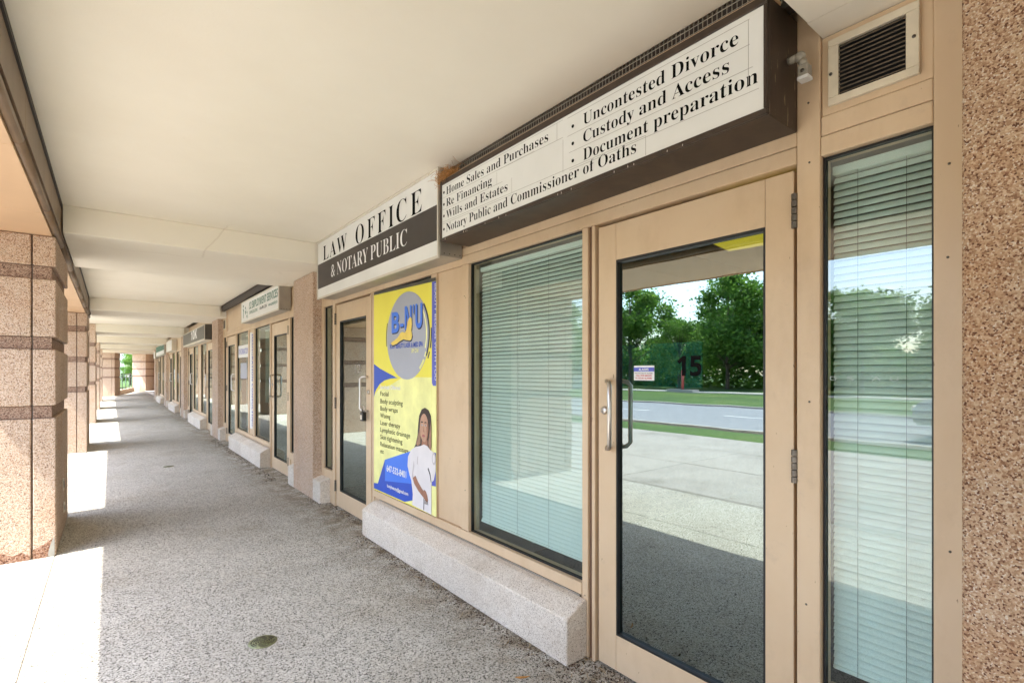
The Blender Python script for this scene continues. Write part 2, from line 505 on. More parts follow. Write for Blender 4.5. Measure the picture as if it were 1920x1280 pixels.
def text_mesh(s, style, off=0.0, ext=0.0, sp=1.0):
    G = atlas(style, off)
    V, F, x = [], [], 0.0
    seen = {}
    for n, c in enumerate(s):
        adv, g = G.get(c) or atlas('plain', .004)[c]
        for f in g:
            q = []
            for (a, b) in f:
                k = (n, round(a, 6), round(b, 6))
                if k not in seen:
                    seen[k] = len(V); V.append((x + a, b, 0))
                q.append(seen[k])
            F.append(q)
        x += adv * sp
    me = bpy.data.meshes.new('lettering'); me.from_pydata(V, [], F); me.update()
    return me

def lettering(s, x, ya, yb, z, cap, mat, parent, style='serif', off=0.0, sp=1.0, rot=False, shear=0.0, name='lettering', split=False):
    """ya = y of the left end, yb = y of the right end, z = baseline, cap = capital height.
    rot: runs downward instead, ya = top z, yb = bottom z, z = y of the baseline"""
    me = text_mesh(s, style, off, 0.0, sp)
    xs = [v.co.x for v in me.vertices]
    x0, x1 = min(xs), max(xs)
    H = {'serif': .676, 'sans': .714, 'bold': .714, 'plain': .70}[style]
    W = abs(ya - yb)
    for v in me.vertices:
        u = (v.co.x - x0) / (x1 - x0) * W
        w = v.co.y / H * cap
        u += shear * w
        d = x - v.co.z * 0.001
        if rot: v.co = (d - OFF.x, z - w - OFF.y, ya - u - OFF.z)
        else: v.co = (d - OFF.x, ya - u - OFF.y, z + w - OFF.z)
    # face the corridor
    me.update()
    if len(me.polygons) and sum(p.normal.x * p.area for p in me.polygons) > 0: me.flip_normals()
    me.materials.clear(); me.materials.append(mat)
    if split:
        bm = bmesh.new(); bm.from_mesh(me)
        bmesh.ops.remove_doubles(bm, verts=bm.verts, dist=1e-6)
        bm.verts.ensure_lookup_table(); seen = set()
        for v0 in bm.verts:
            if v0.index in seen: continue
            isl, st_ = [], [v0]; seen.add(v0.index)
            while st_:
                q = st_.pop(); isl.append(q)
                for e in q.link_edges:
                    w_ = e.other_vert(q)
                    if w_.index not in seen: seen.add(w_.index); st_.append(w_)
            ix = {q.index: n for n, q in enumerate(isl)}
            fs = {f for q in isl for f in q.link_faces}
            m2 = bpy.data.meshes.new('letter')
            m2.from_pydata([q.co[:] for q in isl], [], [[ix[q.index] for q in f.verts] for f in fs])
            m2.materials.append(mat)
            new_obj('letter', m2, parent)
        bm.free()
        return
    return new_obj(name, me, parent)

def flat(name, pts, x, mat, parent, th=0.0008):
    """flat print on a plane x = const, pts = (y, z)"""
    return prism(name, pts, 'x', x, x + th, mat, parent)

def ellipse(cy, cz, ry, rz, n=40, a0=0, a1=2 * math.pi):
    return [(cy + ry * math.cos(a0 + (a1 - a0) * i / n), cz + rz * math.sin(a0 + (a1 - a0) * i / n)) for i in range(n)]

def arc_band(cy, cz, ry, rz, a0, a1, w, n=18):
    o = [(cy + (ry + w) * math.cos(a0 + (a1 - a0) * i / n), cz + (rz + w) * math.sin(a0 + (a1 - a0) * i / n)) for i in range(n + 1)]
    i_ = [(cy + ry * math.cos(a0 + (a1 - a0) * i / n), cz + rz * math.sin(a0 + (a1 - a0) * i / n)) for i in range(n + 1)]
    return o + i_[::-1]

# ------------------------------------------------------------------ ground, road, grass
P = 6.35                       # bay length
def struct(o, label=None):
    o['kind'] = 'structure'
    if label: o['label'] = label
    return o

reset()
g = struct(box('ground', -220, 120, -120, 220, -0.60, -0.09, M['conc']))
M['bed'] = plain('sandy_joint', (.26, .24, .21), .95)
g = bpy.data.objects.new('walkway', None); col.objects.link(g); struct(g)
box('joint_bed', -1.60, 1.98, -9, 52, -0.088, -0.004, M['bed'], g)
yy = -8.9
while yy < 50:
    L = P / 2
    box('slab', -0.332, 1.90, yy, yy + L - .004, -0.05, 0.0, M['aggregate'], g, 0.0015)
    box('slab', -1.50, -0.338, yy, yy + L - .004, -0.05, 0.0, M['aggregate'], g, 0.0015)
    yy += L
pl = bpy.data.objects.new('plaza', None); col.objects.link(pl); struct(pl)
box('joint_bed', -6.46, -1.601, -15, 60, -0.088, -0.010, M['bed'], pl)
slab_me = None
for i in range(24):
    for j in range(3):
        if slab_me is None:
            s0 = box('slab', 0, 1.60, 0, 3.08, -0.05, 0.0, M['pebble_edge'], pl, 0.003); slab_me = s0.data
            s0.location = (-6.43, -14, -.004)
        else:
            new_obj('slab', slab_me, pl, (-6.43 + j * 1.615, -14 + i * 3.095, -.004 - random.random() * .003))

def grass(name, x0, x1, y0, y1, z, seed, amp=.04, step=.8):
    rnd = random.Random(seed)
    bm = bmesh.new()
    nx = max(2, int((x1 - x0) / step)); ny = int((y1 - y0) / (step * 2))
    V = [[bm.verts.new((x0 + (x1 - x0) * i / nx, y0 + (y1 - y0) * j / ny, z + (rnd.random() * amp if 0 < i < nx else 0))) for j in range(ny + 1)] for i in range(nx + 1)]
    for i in range(nx):
        for j in range(ny): bm.faces.new((V[i][j], V[i + 1][j], V[i + 1][j + 1], V[i][j + 1]))
    o = fin(bm, name, M['grass'], smooth=True)
    o['kind'] = 'stuff'
    return o
tag(grass('grass_verge', -8.0, -6.50, -60, 120, -.03, 1), 'narrow mown grass verge between the plaza and the road')
tag(grass('grass_lawn', -27.5, -16.5, -90, 160, -.02, 2), 'wide green lawn beyond the road')
tag(grass('grass_field', -120, -29.6, -120, 200, -.03, 3, .1, 2.5), 'grass under the far trees')
tag(grass('grass_bank', -10, 30, 56, 110, -.03, 4, .1, 1.5), 'sunlit grass beyond the end of the arcade')
struct(box('road', -16.2, -8.3, -100, 200, -.30, -.045, M['asphalt']))
for (a, b) in ((-8.3, -8.15), (-16.35, -16.2)):
    struct(box('kerb', a, b, -100, 200, -.30, .02, M['conc'], None, .01))
struct(box('footpath', -29.5, -27.6, -100, 200, -.3, .03, M['conc']))
rm = bpy.data.objects.new('road_marking', None); col.objects.link(rm); struct(rm)
for k in range(26):
    box('dash', -12.3, -12.18, -30 + k * 6, -27 + k * 6, -.0449, -.041, M['paint_white'], rm)

# ------------------------------------------------------------------ ceiling, beams, lintel, added light block above
struct(box('ceiling', -1.43, 1.735, -12, 35.0, 2.72, 2.95, M['ceiling']))
CE = [(-1.43, 35.0), (-1.25, 37.5), (.35, 44.5), (2.2, 52), (5.0, 52), (5.0, 35.0)]
struct(prism('ceiling', CE, 'z', 2.722, 2.95, M['ceiling']))
struct(prism('upper_light_block', [(-1.43, -12), (-1.43, 35.0)] + CE[1:5] + [(6.5, 52), (6.5, -12)], 'z', 2.951, 9.0, M['granite']))  # unseen mass added over the ceiling to stop light leaking through
for k in range(-2, 6):
    y0 = 5.37 + P * k
    struct(box('ceiling_beam', -0.300 if k < 2 else -1.40, 1.735 if k < 5 else 4.0, y0, y0 + 1.68, 2.50, 2.719, M['ceiling'], None, .004))
    if k < 5:      # the soft white return between beam and shop front
        struct(box('bulkhead', 1.736, 1.86, y0 + .03, y0 + 1.68, 2.502, 2.719, M['ceiling']))
lin = bpy.data.objects.new('lintel', None); col.objects.link(lin); struct(lin)
OFF = Vector((0, 0, 0))
box('core', -1.425, -0.36, -12, 12.93, 2.455, 2.719, M['joint'], lin)
y0 = -12.0
while y0 < 12.9:
    y1 = min(y0 + 1.27, 12.95)
    box('soffit_panel', -1.44, -0.352, y0, y1 - .004, 2.43, 2.452, M['soffit'], lin, .001)
    box('fascia_panel', -0.330, -0.309, y0, y1 - .004, 2.497, 2.690, M['bronze'], lin, .001)
    tube('trim', [(-0.338, y0 + .001, 2.468), (-0.338, y1 - .005, 2.468)], .026, M['bronze'], lin, 10)
    y0 += 1.27
box('top_strip', -0.318, -0.300, -12, 12.95, 2.692, 2.7195, M['dark_strip'], lin)  # dark strip between fascia panels and ceiling
box('outer_fascia', -1.46, -1.441, -12, 12.95, 2.42, 2.95, M['soffit'], lin)

# ------------------------------------------------------------------ columns of the arcade
COURSES = [(0, 1.05, 0), (1.05, 1.145, 1), (1.145, 1.572, 0), (1.572, 1.665, 1), (1.665, 2.10, 0), (2.10, 2.20, 1), (2.20, 2.428, 0)]
def column(label, x_in, y0, top, w=1.11, d=1.34, rz=0.0, origin=None, group='granite columns along the open side of the arcade'):
    """x_in, y0 = the near corner on the walkway side"""
    t = thing('column', label, 'column', (x_in, y0, 0), group, rz)
    def B(name, xa, xb, ya, yb, za, zb, m, bev=.006):
        bm = bmesh.new(); bm_box(bm, xa, xb, ya, yb, za, zb, bev); return fin(bm, name, m, t)
    cs = [c for c in COURSES[:-1]] + [(2.20, top, 0)]
    B('core', -w + .03, -.03, .03, d - .03, 0.001, top - .003, M['joint'], 0)
    for (za, zb, band) in cs:
        i = .024 if band else 0.0
        m = M['granite_band'] if band else M['granite']
        nm = 'band' if band else 'block'
        g2 = .0045
        for xa, xb in ((-.135, 0), (-w + .135, -.135), (-w, -w + .135)):
            B(nm, (xa + g2) if xa > -w else xa + i, (xb - g2) if xb < 0 else xb - i, i, d - i, za + .0015, zb - .0015, m, .007 if not band else .003)
    return t
COLY = [-7.55, -1.15, 5.22, 11.62, 18.05, 24.6, 31.2]
LBL = {-7.55: 'granite column behind the camera, farther one', -1.15: 'granite column level with the camera on the open side',
       5.22: 'nearest granite column at the left edge, with a grey patch at its foot', 11.62: 'second granite column from the left edge, where the tan lintel ends',
       18.05: 'third granite column along the arcade, rising to the ceiling', 24.6: 'fourth granite column, a thin sliver behind the third', 31.2: 'fifth granite column, thinnest sliver before the turned pair'}
cols = []
for y in COLY:
    t = column(LBL[y], -0.33, y, 2.428 if y < 12 else 2.718)
    cols.append(t)
c1 = cols[2]
# near column: spalled foot, grey patch, two outlet plates
OFF = Vector((0, 0, 0))
def local(o, t):
    o.location = -t.location; return o
OFF = c1.location.copy()
prism('repair_patch', [(-.37, .0), (-.338, .0), (-.338, .145), (-.346, .135), (-.362, .09), (-.375, .03)], 'y', 5.214, 5.224, M['patch'], c1)
prism('spall', [(-.46, 0), (-.38, 0), (-.372, .04), (-.36, .10), (-.348, .14), (-.37, .12), (-.40, .10), (-.43, .085), (-.462, .07)], 'y', 5.216, 5.223, M['redsoil'], c1)
prism('spall', [(-.80, 0), (-.475, 0), (-.478, .03), (-.52, .065), (-.57, .045), (-.63, .08), (-.72, .06), (-.80, .09)], 'y', 5.216, 5.223, M['redsoil'], c1)
for (y, z0, z1) in ((5.90, .37, .47), (6.0, .16, .24)):
    pz = box('outlet_cover', -.332, -.324, y, y + .075, z0, z1, M['alu_light'], c1, .002)
    box('lid', -.3239, -.319, y + .02, y + .055, z0 + .02, z1 - .02, M['hinge'], pz)

column('broad granite column turned towards the walkway at its far end', 0.17, 37.3, 2.72, 1.3, 1.75, math.radians(-9))
column('far wide pale column closing the end of the walkway', 2.0, 46.1, 2.72, 1.05, 1.35, math.radians(-43))

# ------------------------------------------------------------------ piers between the shops
def pier(k, label, ya, yb, plinth, mt='granite'):
    t = thing('pier', label, 'pier', (1.745, ya, 0), 'pink granite piers between the shop fronts')
    box('shaft', 1.745, 2.05, ya, yb, 0.0 if not plinth else .0, 2.72 if not plinth else 2.499, M[mt], t, .006)
    if plinth:
        for a, b in ((ya - .25, ya - .001), (yb + .001, yb + .25)):
            prism('plinth', [(1.745, 0), (1.90, 0), (1.90, .262), (1.845, .262), (1.745, .228)], 'y', a, b, M['ledge_stone'], t, .004)
    return t
pier(-1, 'rough granite pier filling the right edge of the picture', -.41, .328, False, 'granite_rough')
PL = ['granite pier between the law office sign and the green lettered sign', 'granite pier between the green lettered sign and the dark sign',
      'granite pier at the far end of the dark sign', 'granite pier between the two small far signs', 'last granite pier at the far end of the shop row']
for k in range(5): pier(k, PL[k], 5.78 + P * k, 6.53 + P * k, True)
reset()
# wall behind the camera, wall past the last pier
tag(box('wall', 1.76, 2.05, -12, -.415, 0, 2.719, M['granite'], None, .004), 'granite wall behind the camera', 'wall')
w = prism('wall', [(1.76, 31.95), (2.66, 46.8), (3.2, 52), (5.0, 52), (5.0, 31.95)], 'z', 0, 2.719, M['granite'])
tag(w, 'granite wall continuing past the last shop', 'wall')

# ------------------------------------------------------------------ ledges
for k, lb in enumerate(['pale stone ledge under the poster and the blind window', 'pale stone ledge under the windows by the second pier', 'pale stone ledge beneath the dark sign',
                        'small pale stone ledge near the far end', 'farthest pale stone ledge']):
    t = thing('stone_ledge', lb, 'ledge', (1.70, 1.75 + P * k, 0), 'stone ledges under the windows')
    prism('block', [(1.70, 0), (1.842, 0), (1.842, .285), (1.80, .280), (1.70, .222)], 'y', 1.752 + P * k, 4.26 + P * k, M['ledge_stone'], t, .006)
    if k == 0:
        box('sealant', 1.838, 1.846, 1.80, 4.22, .284, .292, M['alu'], t)
reset()

# ------------------------------------------------------------------ shop fronts
XF, XG = 1.84, 1.872
def pane(name, y0, y1, z0, z1, kind, parent, x=XG):
    bm = bmesh.new()
    fs = bm_box(bm, x - OFF.x, x + .006 - OFF.x, y0 - OFF.y, y1 - OFF.y, z0 - OFF.z, z1 - OFF.z)
    for f in fs: f.material_index = 1
    fs[5].material_index = 0
    return fin(bm, name, [M[kind], M['glass_back']], parent)

def window(y0, y1, z0, z1, parent, kind='glass_win'):
    w = pane('window', y0 + .007, y1 - .007, z0 + .007, z1 - .007, kind, parent)
    g_ = bmesh.new()
    for a in ((y0, y0 + .007, z0, z1), (y1 - .007, y1, z0, z1), (y0 + .007, y1 - .007, z0, z0 + .007), (y0 + .007, y1 - .007, z1 - .007, z1)):
        bm_box(g_, XF + .022 - OFF.x, XG + .010 - OFF.x, a[0] - OFF.y, a[1] - OFF.y, a[2] - OFF.z, a[3] - OFF.z)
    fin(g_, 'gasket', M['gasket'], w)
    return w

def bar(name, y0, y1, z0, z1, parent, x0=XF, x1=None, bev=.0025):
    return box(name, x0, x1 or 1.93, y0, y1, z0, z1, M['frame'], parent, bev)

def door(y0, y1, parent, hinge_side, label=None):
    """a glazed door leaf: stiles and rails, pane, pull handles both sides, lock, hinges. hinge_side +1: hinges at y1"""
    s = .102
    bm = bmesh.new()
    def bb(a, b, c, d): bm_box(bm, XF + .010 - OFF.x, XF + .055 - OFF.x, a - OFF.y, b - OFF.y, c - OFF.z, d - OFF.z, .002)
    ga, gb = y0 + .102, y1 - .112
    if hinge_side > 0: ga, gb = y0 + .112, y1 - .102
    bb(y0 + .004, ga, .012, 2.092); bb(gb, y1 - .004, .012, 2.092)
    bb(ga + .001, gb - .001, .012, .176); bb(ga + .001, gb - .001, 1.92, 2.092)
    d = fin(bm, 'door', M['frame'], parent)
    if label: d['label'] = label
    pane('pane', ga + .008, gb - .008, .184, 1.912, 'glass_door', d, XF + .030)
    g_ = bmesh.new()
    for a in ((ga, ga + .008, .176, 1.92), (gb - .008, gb, .176, 1.92), (ga + .008, gb - .008, .176, .186), (ga + .008, gb - .008, 1.908, 1.92)):
        bm_box(g_, XF + .012 - OFF.x, XF + .045 - OFF.x, a[0] - OFF.y, a[1] - OFF.y, a[2] - OFF.z, a[3] - OFF.z)
    fin(g_, 'gasket', M['gasket'], d)
    yh = (y0 + .062) if hinge_side > 0 else (y1 - .062)
    for sx, nm in ((-1, 'handle'), (1, 'handle')):
        x0 = XF + .010 if sx < 0 else XF + .055
        xo = x0 + sx * .055
        # offset pull, leaning towards the glass
        dy = (.045 if hinge_side > 0 else -.045)
        pts = [(x0, yh, 1.045), (x0 + sx * .030, yh + dy * .5, 1.043), (xo - sx * .012, yh + dy, 1.047), (xo, yh + dy * 1.3, 1.065), (xo, yh + dy * 1.3, 1.335), (xo - sx * .012, yh + dy, 1.353), (x0 + sx * .030, yh + dy * .5, 1.357), (x0, yh, 1.355)]
        tube(nm, pts, .0105, M['steel'], d, 12)
    yl = (y0 + .046) if hinge_side > 0 else (y1 - .046)
    tube('lock', [(XF + .010, yl, 1.218), (XF + .002, yl, 1.218), (XF - .004, yl, 1.218)], [.019, .019, .015], M['steel'], d, 18)
    kz = box('keyhole', XF - .0055, XF - .0035, yl - .0016, yl + .0016, 1.210, 1.224, M['black'], d)
    yv = y1 + .002 if hinge_side > 0 else y0 - .002
    for z0, z1 in ((1.89, 2.01), (1.02, 1.135), (.16, .275)):
        bm = bmesh.new()
        n = 5
        for i in range(n):
            a = z0 + (z1 - z0) * i / n
            tube_bm(bm, [Vector((XF + .002, yv, a + .0015)) - OFF, Vector((XF + .002, yv, a + (z1 - z0) / n - .0015)) - OFF], .0105, 10)
        fin(bm, 'hinge', M['hinge'], d, smooth=False)
    return d

def front(k, label, poster=False):
    Y = P * k
    t = thing('storefront', label, 'shop front', (XF, Y + .34, 0), 'glazed shop fronts along the arcade')
    f = lambda v: v + Y
    for a, b, zt in ((.34, .407, 2.498), (.7025, .775, 2.7185), (5.345, 5.3685, 2.719), (5.3695, 5.418, 2.498), (5.713, 5.779, 2.498)):
        bar('post', f(a), f(b), 0.001, zt, t)
    box('seam_backing', 1.862, 1.925, f(.776), f(5.344), 2.110, 2.24, M['reveal'], t)
    for a, b in ((.408, .701), (5.419, 5.712)): box('seam_backing', 1.862, 1.925, f(a), f(b), 2.112, 2.245, M['reveal'], t)
    box('joint', XF + .004, 1.92, f(.329), f(.3395), 0, 2.498, M['gasket'], t)
    for a, b in ((1.745, 1.785), (4.335, 4.375)):
        bar('post', f(a), f(b), 0.001, 2.108, t, XF - .001)
    for a, b in ((1.722, 1.744), (4.376, 4.398)): box('reveal', XF + .012, 1.92, f(a), f(b), .001, 2.108, M['reveal'], t)
    for a, b in ((1.700, 1.721), (4.399, 4.420)): bar('post', f(a), f(b), 0.001, 2.108, t)
    for a, b in ((2.813, 2.895), (3.225, 3.307)): bar('post', f(a), f(b), .357, 2.108, t)
    # head bars
    bar('transom', f(.7765), f(5.3435), 2.1095, 2.166, t)
    bar('transom', f(.7765), f(5.3435), 2.170, 2.222, t, XF + .003)
    for a, b in ((.4085, .7005), (5.4195, 5.7115)):
        bar('transom', f(a), f(b), 2.1095, 2.172, t)
        bar('transom', f(a), f(b), 2.1755, 2.237, t, XF + .003)
        bar('sill', f(a), f(b), .262, .352, t)
        box('panel', XF + .012, 1.91, f(a), f(b), .001, .260, M['frame'], t)
        box('panel', XF + .010, 1.91, f(a), f(b), 2.240, 2.498, M['frame'], t, .002)
        window(f(a), f(b), .353, 2.108, t)
    for a, b in ((.7765, 2.86), (2.863, 3.26), (3.263, 5.3435)):
        box('panel', XF + .012, 1.91, f(a), f(b), 2.2265, 2.7185, M['frame'], t, .002)
    # bottom rails
    bar('sill', f(1.786), f(4.334), .296, .355, t, XF - .004)
    box('panel', XF + .012, 1.91, f(1.786), f(4.334), .001, .294, M['frame'], t)
    window(f(1.786), f(2.812), .356, 2.108, t)
    window(f(3.308), f(4.334), .356, 2.108, t)
    box('panel', XF + .014, 1.90, f(2.896), f(3.224), .357, 2.108, M['frame'], t, .002)
    # doors
    door(f(.785), f(1.69), t, -1)
    door(f(4.43), f(5.335), t, 1)
    return t
FL = ['shop front with the number fifteen door and the yellow poster', 'second shop front, below the green lettered sign', 'third shop front, below the dark sign', 'fourth shop front, small and far along the row', 'fifth and farthest shop front']
fronts = [front(0, FL[0])]
for k in range(1, 5):
    c = copy_tree(fronts[0]); c.location.y += P * k; c['label'] = FL[k]
    fronts.append(c)
sf = fronts[0]

# interiors
reset()
struct(box('interior_floor', 1.981, 7.5, -.4, 32, -.05, .004, M['carpet']))
struct(box('interior_ceiling', 1.95, 7.5, -.4, 32, 2.60, 2.719, M['int_wall']))
struct(box('interior_wall', 7.51, 7.7, -.4, 32, 0, 2.70, M['int_wall']))
for k in range(6):
    for yv in ((5.85 + P * (k - 1),) if k == 0 else (3.02 + P * (k - 1), 6.1 + P * (k - 1))):
        struct(box('interior_wall', 2.06 if abs((yv - 6.1) % P) < .2 or k == 0 else 1.935, 7.5, yv, yv + .1, 0.005, 2.599, M['int_dark'] if False else M['int_wall']))
ip = box('interior_partition', 2.05, 2.06, 1.26, 1.73, 1.325, 1.535, M['teal']); tag(ip, 'teal partition board inside behind the number fifteen door', 'partition')
yellow = plain('yellow_shade', (.75, .52, .03), .35)
yellow.node_tree.nodes['Principled BSDF'].inputs['Emission Color'].default_value = (1, .62, .04, 1)
yellow.node_tree.nodes['Principled BSDF'].inputs['Emission Strength'].default_value = .22
# yellow lampshade inside, top right behind the door glass
reset()
bm = bmesh.new()
tube_bm(bm, [(2.30, .99, 2.03), (2.30, 1.27, 2.03), (2.30, 1.36, 2.045)], [.065, .06, .02], 16)
o = fin(bm, 'ceiling_light', yellow, smooth=False)
tag(o, 'yellow tube shaped shade inside, upper right behind the door glass', 'light')

# ------------------------------------------------------------------ blinds
slat_meshes = {}
def blind(y0, y1, z0, z1, cords, label, tilt=62, pitch=.0235, x=1.935):
    t = thing('venetian_blind', label, 'blind', (x, y0, z0), 'white venetian blinds behind the shop glass')
    L = y1 - y0
    box('headrail', x - .018, x + .018, y0, y1, z1 - .028, z1, M['slat'], t, .002)
    box('bottom_rail', x - .013, x + .013, y0, y1, z0, z0 + .014, M['slat'], t, .003)
    key = round(L, 3)
    if key not in slat_meshes:
        bm = bmesh.new()
        ta = math.radians(tilt)
        prof = [(-.0125, 0), (-.0065, .0016), (0, .0022), (.0065, .0016), (.0125, 0)]
        prof = [(a * math.cos(ta) - b * math.sin(ta), a * math.sin(ta) + b * math.cos(ta)) for a, b in prof]
        top = prof; bot = [(a + .0004, b - .0004) for a, b in prof]
        ring = top + bot[::-1]
        A = [bm.verts.new((a, 0, b)) for a, b in ring]; B = [bm.verts.new((a, L, b)) for a, b in ring]
        n = len(ring)
        for i in range(n): bm.faces.new((A[i], A[(i + 1) % n], B[(i + 1) % n], B[i]))
        bm.faces.new(A[::-1]); bm.faces.new(B)
        bmesh.ops.recalc_face_normals(bm, faces=bm.faces)
        me = bpy.data.meshes.new('slat'); bm.to_mesh(me); bm.free(); me.materials.append(M['slat'])
        slat_meshes[key] = me
    z = .024; rnd = random.Random(int(y0 * 100))
    while z < z1 - z0 - .035:
        s = new_obj('slat', slat_meshes[key], t, (0, 0, z))
        s.rotation_euler = (rnd.uniform(-.0006, .0006), rnd.uniform(-.05, .05), 0)
        z += pitch
    for c in cords:
        bm = bmesh.new(); zz = z0
        for dx in (-.0145, .0145):
            tube_bm(bm, [Vector((x + dx, c, z0 + .005)) - OFF, Vector((x + dx, c, z1 - .02)) - OFF], .0009, 4)
        fin(bm, 'cord', M['cord'], t)
    return t
blind(.418, .694, .40, 2.09, (.49, .62), 'white venetian blind in the narrow window beside the granite pier', pitch=.0235)
b1 = blind(1.80, 2.785, .415, 2.085, (1.86, 2.12, 2.40, 2.68), 'wide white venetian blind between the poster and the number fifteen door', pitch=.0235)
tube('cord', [(1.915, 2.30, .46), (1.913, 2.28, .43), (1.915, 2.25, .415), (1.913, 2.22, .43), (1.915, 2.25, .445)], .0012, M['slat'], b1, 4)

M['curtain'] = plain('pale_vertical_blind', (.50, .60, .55), .7, var=.06)
def curtain(y0, y1, z0, z1, label, x=2.02):
    t = thing('vertical_blind', label, 'blind', (x, y0, z0), 'pale vertical blinds behind the farther windows')
    box('headrail', x - .02, x + .02, y0, y1, z1, z1 + .03, M['slat'], t)
    n = int((y1 - y0) / .085); me = None
    for q in range(n):
        yq = y0 + (q + .5) * (y1 - y0) / n
        if me is None:
            o_ = prism('vane', [(x - .03, y0 - .03), (x - .0, y0 - .004), (x + .03, y0 + .03), (x + .031, y0 + .028), (x + .002, y0 - .006), (x - .029, y0 - .032)], 'z', z0, z1, M['curtain'], t)
            me = o_.data; o_.location = (0, yq - y0, 0)
        else: new_obj('vane', me, t, (0, yq - y0, 0))
curtain(8.16, 9.15, .9, 2.06, 'pale vertical blind in the near window under the green lettered sign')
curtain(9.68, 10.66, .40, 2.06, 'pale vertical blind in the window with the white card')
curtain(16.02, 17.02, .40, 2.06, 'pale vertical blind in the window under the dark sign')
reset()

OFF = Vector(sf.location)
for (yy_, zz_) in ((.735, 2.10), (.738, 2.30), (.372, 1.98), (.375, 1.72), (.735, 1.30), (.745, .62), (.37, .9), (1.765, .30), (2.85, .62), (2.86, 1.9)):
    tube('screw', [(XF, yy_, zz_), (XF - .0015, yy_, zz_)], .0035, M['hinge'], sf, 8)
reset()
# ------------------------------------------------------------------ decals on the number fifteen door
OFF = Vector(sf.location)
d15 = [c for c in sf.children if c.name.startswith('door')][0]
xg = XF + .0285
lettering('15', xg, 1.262, 1.150, 1.385, .080, M['ink'], d15, 'bold', off=.01, split=True)
lettering('12', xg, 4.86, 4.72, 1.39, .085, M['sign_line'], [c for c in sf.children if c.name.startswith('door')][1], 'plain', off=-.012, name='numeral')
reset()
st = thing('alarm_sticker', 'small blue and white alarm sticker on the door glass above the handle', 'sticker', (xg, 1.488, 1.362))
flat('card', [(1.488, 1.362), (1.378, 1.362), (1.378, 1.428), (1.488, 1.428)], xg, M['white_vinyl'], st)
flat('stripe', [(1.488, 1.402), (1.378, 1.402), (1.378, 1.420), (1.488, 1.420)], xg - .001, M['poster_violet'], st)
lettering('ALARMS', xg - .0022, 1.460, 1.406, 1.4055, .011, M['white_vinyl'], st, 'plain', off=.022)
lettering('PROTECTED BY ALARM', xg - .0022, 1.480, 1.386, 1.391, .006, M['sign_line'], st, 'plain', off=.022)
lettering('CALL FOR SERVICE', xg - .0022, 1.476, 1.390, 1.380, .007, M['red'], st, 'plain', off=.022)
lettering('24 HOUR ALARMS', xg - .0022, 1.478, 1.388, 1.369, .006, M['red'], st, 'plain', off=.022)
# faint reversed letters on the narrow window glass
OFF = Vector(sf.location)
faint = plain('faint_white_letters', (.50, .56, .54), .5)
for ch, yy in (('O', .685), ('S', .635), ('A', .566), ('U', .518)):
    lettering(ch, XG - .001, yy, yy - .020 if ch != 'A' else yy - .024, 1.372, .014, faint, sf, 'plain', off=-.012, name='glass_letter')
reset()

# lockbox on the number twelve door handle
lb = thing('lockbox', 'black key lockbox hanging from the door pull beside the poster', 'lockbox', (1.805, 4.50, .97))
box('body', 1.785, 1.825, 4.465, 4.525, .955, 1.035, M['black'], lb, .006)
box('keypad', 1.7825, 1.7845, 4.478, 4.512, .970, 1.010, M['alu_light'], lb)
tube('shackle', [(1.805, 4.475, 1.03), (1.805, 4.475, 1.075), (1.802, 4.495, 1.09), (1.800, 4.512, 1.075), (1.800, 4.512, 1.03)], .005, M['steel'], lb, 8)
reset()

# ------------------------------------------------------------------ the dark brown framed sign over door fifteen
t = thing('shop_sign', 'long white sign in a dark brown case listing legal services over the number fifteen door', 'sign', (1.63, .77, 2.2))
box('case', 1.634, 1.838, .772, 2.80, 2.213, 2.590, M['sign_brown'], t, .003)
for a in ((.772, 2.80, 2.213, 2.232), (.772, 2.80, 2.562, 2.590), (.772, .784, 2.2325, 2.5615), (2.785, 2.80, 2.2325, 2.5615)):
    box('case_edge', 1.622, 1.6335, *a, M['sign_brown'], t, .002)
box('moulding', 1.640, 1.72, .772, 2.80, 2.5905, 2.606, M['soffit'], t, .003)
box('sign_face', 1.6275, 1.6335, .785, 2.7845, 2.233, 2.561, M['sign_white'], t)
fx = 1.6272
def L(s, a, b, z, cap, off=-.006): lettering(s, fx, a, b, z, cap, M['ink'], t, 'serif', off=off, split=True)
def bullet(y, z, r): flat('bullet', ellipse(y, z, r, r, 12), fx - .0006, M['ink'], t)
for s, e, zb, cz in (('Home Sales and Purchases', 1.80, 2.490, 2.512), ('Re Financing', 2.255, 2.417, 2.438), ('Wills and Estates', 2.115, 2.344, 2.366)):
    L(s, 2.735, e, zb, .048); bullet(2.762, cz, .0085)
L('Notary Public and Commissioner of Oaths', 2.735, 1.285, 2.262, .050); bullet(2.762, 2.284, .0085)
for s, e, zb in (('Uncontested Divorce', .868, 2.478), ('Custody and Access', .900, 2.401), ('Document preparation', .803, 2.324)):
    L(s, 1.572, e, zb, .050); bullet(1.636, zb + .020, .008)
def seam(a, b, c, d):
    flat('seam', [(a, c), (b, d), (b, d + .0016), (a, c + .0016)] if abs(a - b) > .01 else [(a, c), (a - .0016, c), (a - .0016, d), (a, d)], fx - .0003, M['sign_line'], t, .0003)
for q in ((1.67, .83, 2.545, 2.540), (1.67, .83, 2.463, 2.458), (1.66, .82, 2.386, 2.381), (1.66, .80, 2.307, 2.303), (2.78, 1.70, 2.548, 2.550), (2.78, 1.90, 2.478, 2.476), (2.78, 2.16, 2.405, 2.402),
          (2.78, 1.24, 2.330, 2.312), (2.22, 1.70, 2.476, 2.470), (2.78, 2.08, 2.318, 2.312)): seam(*q)
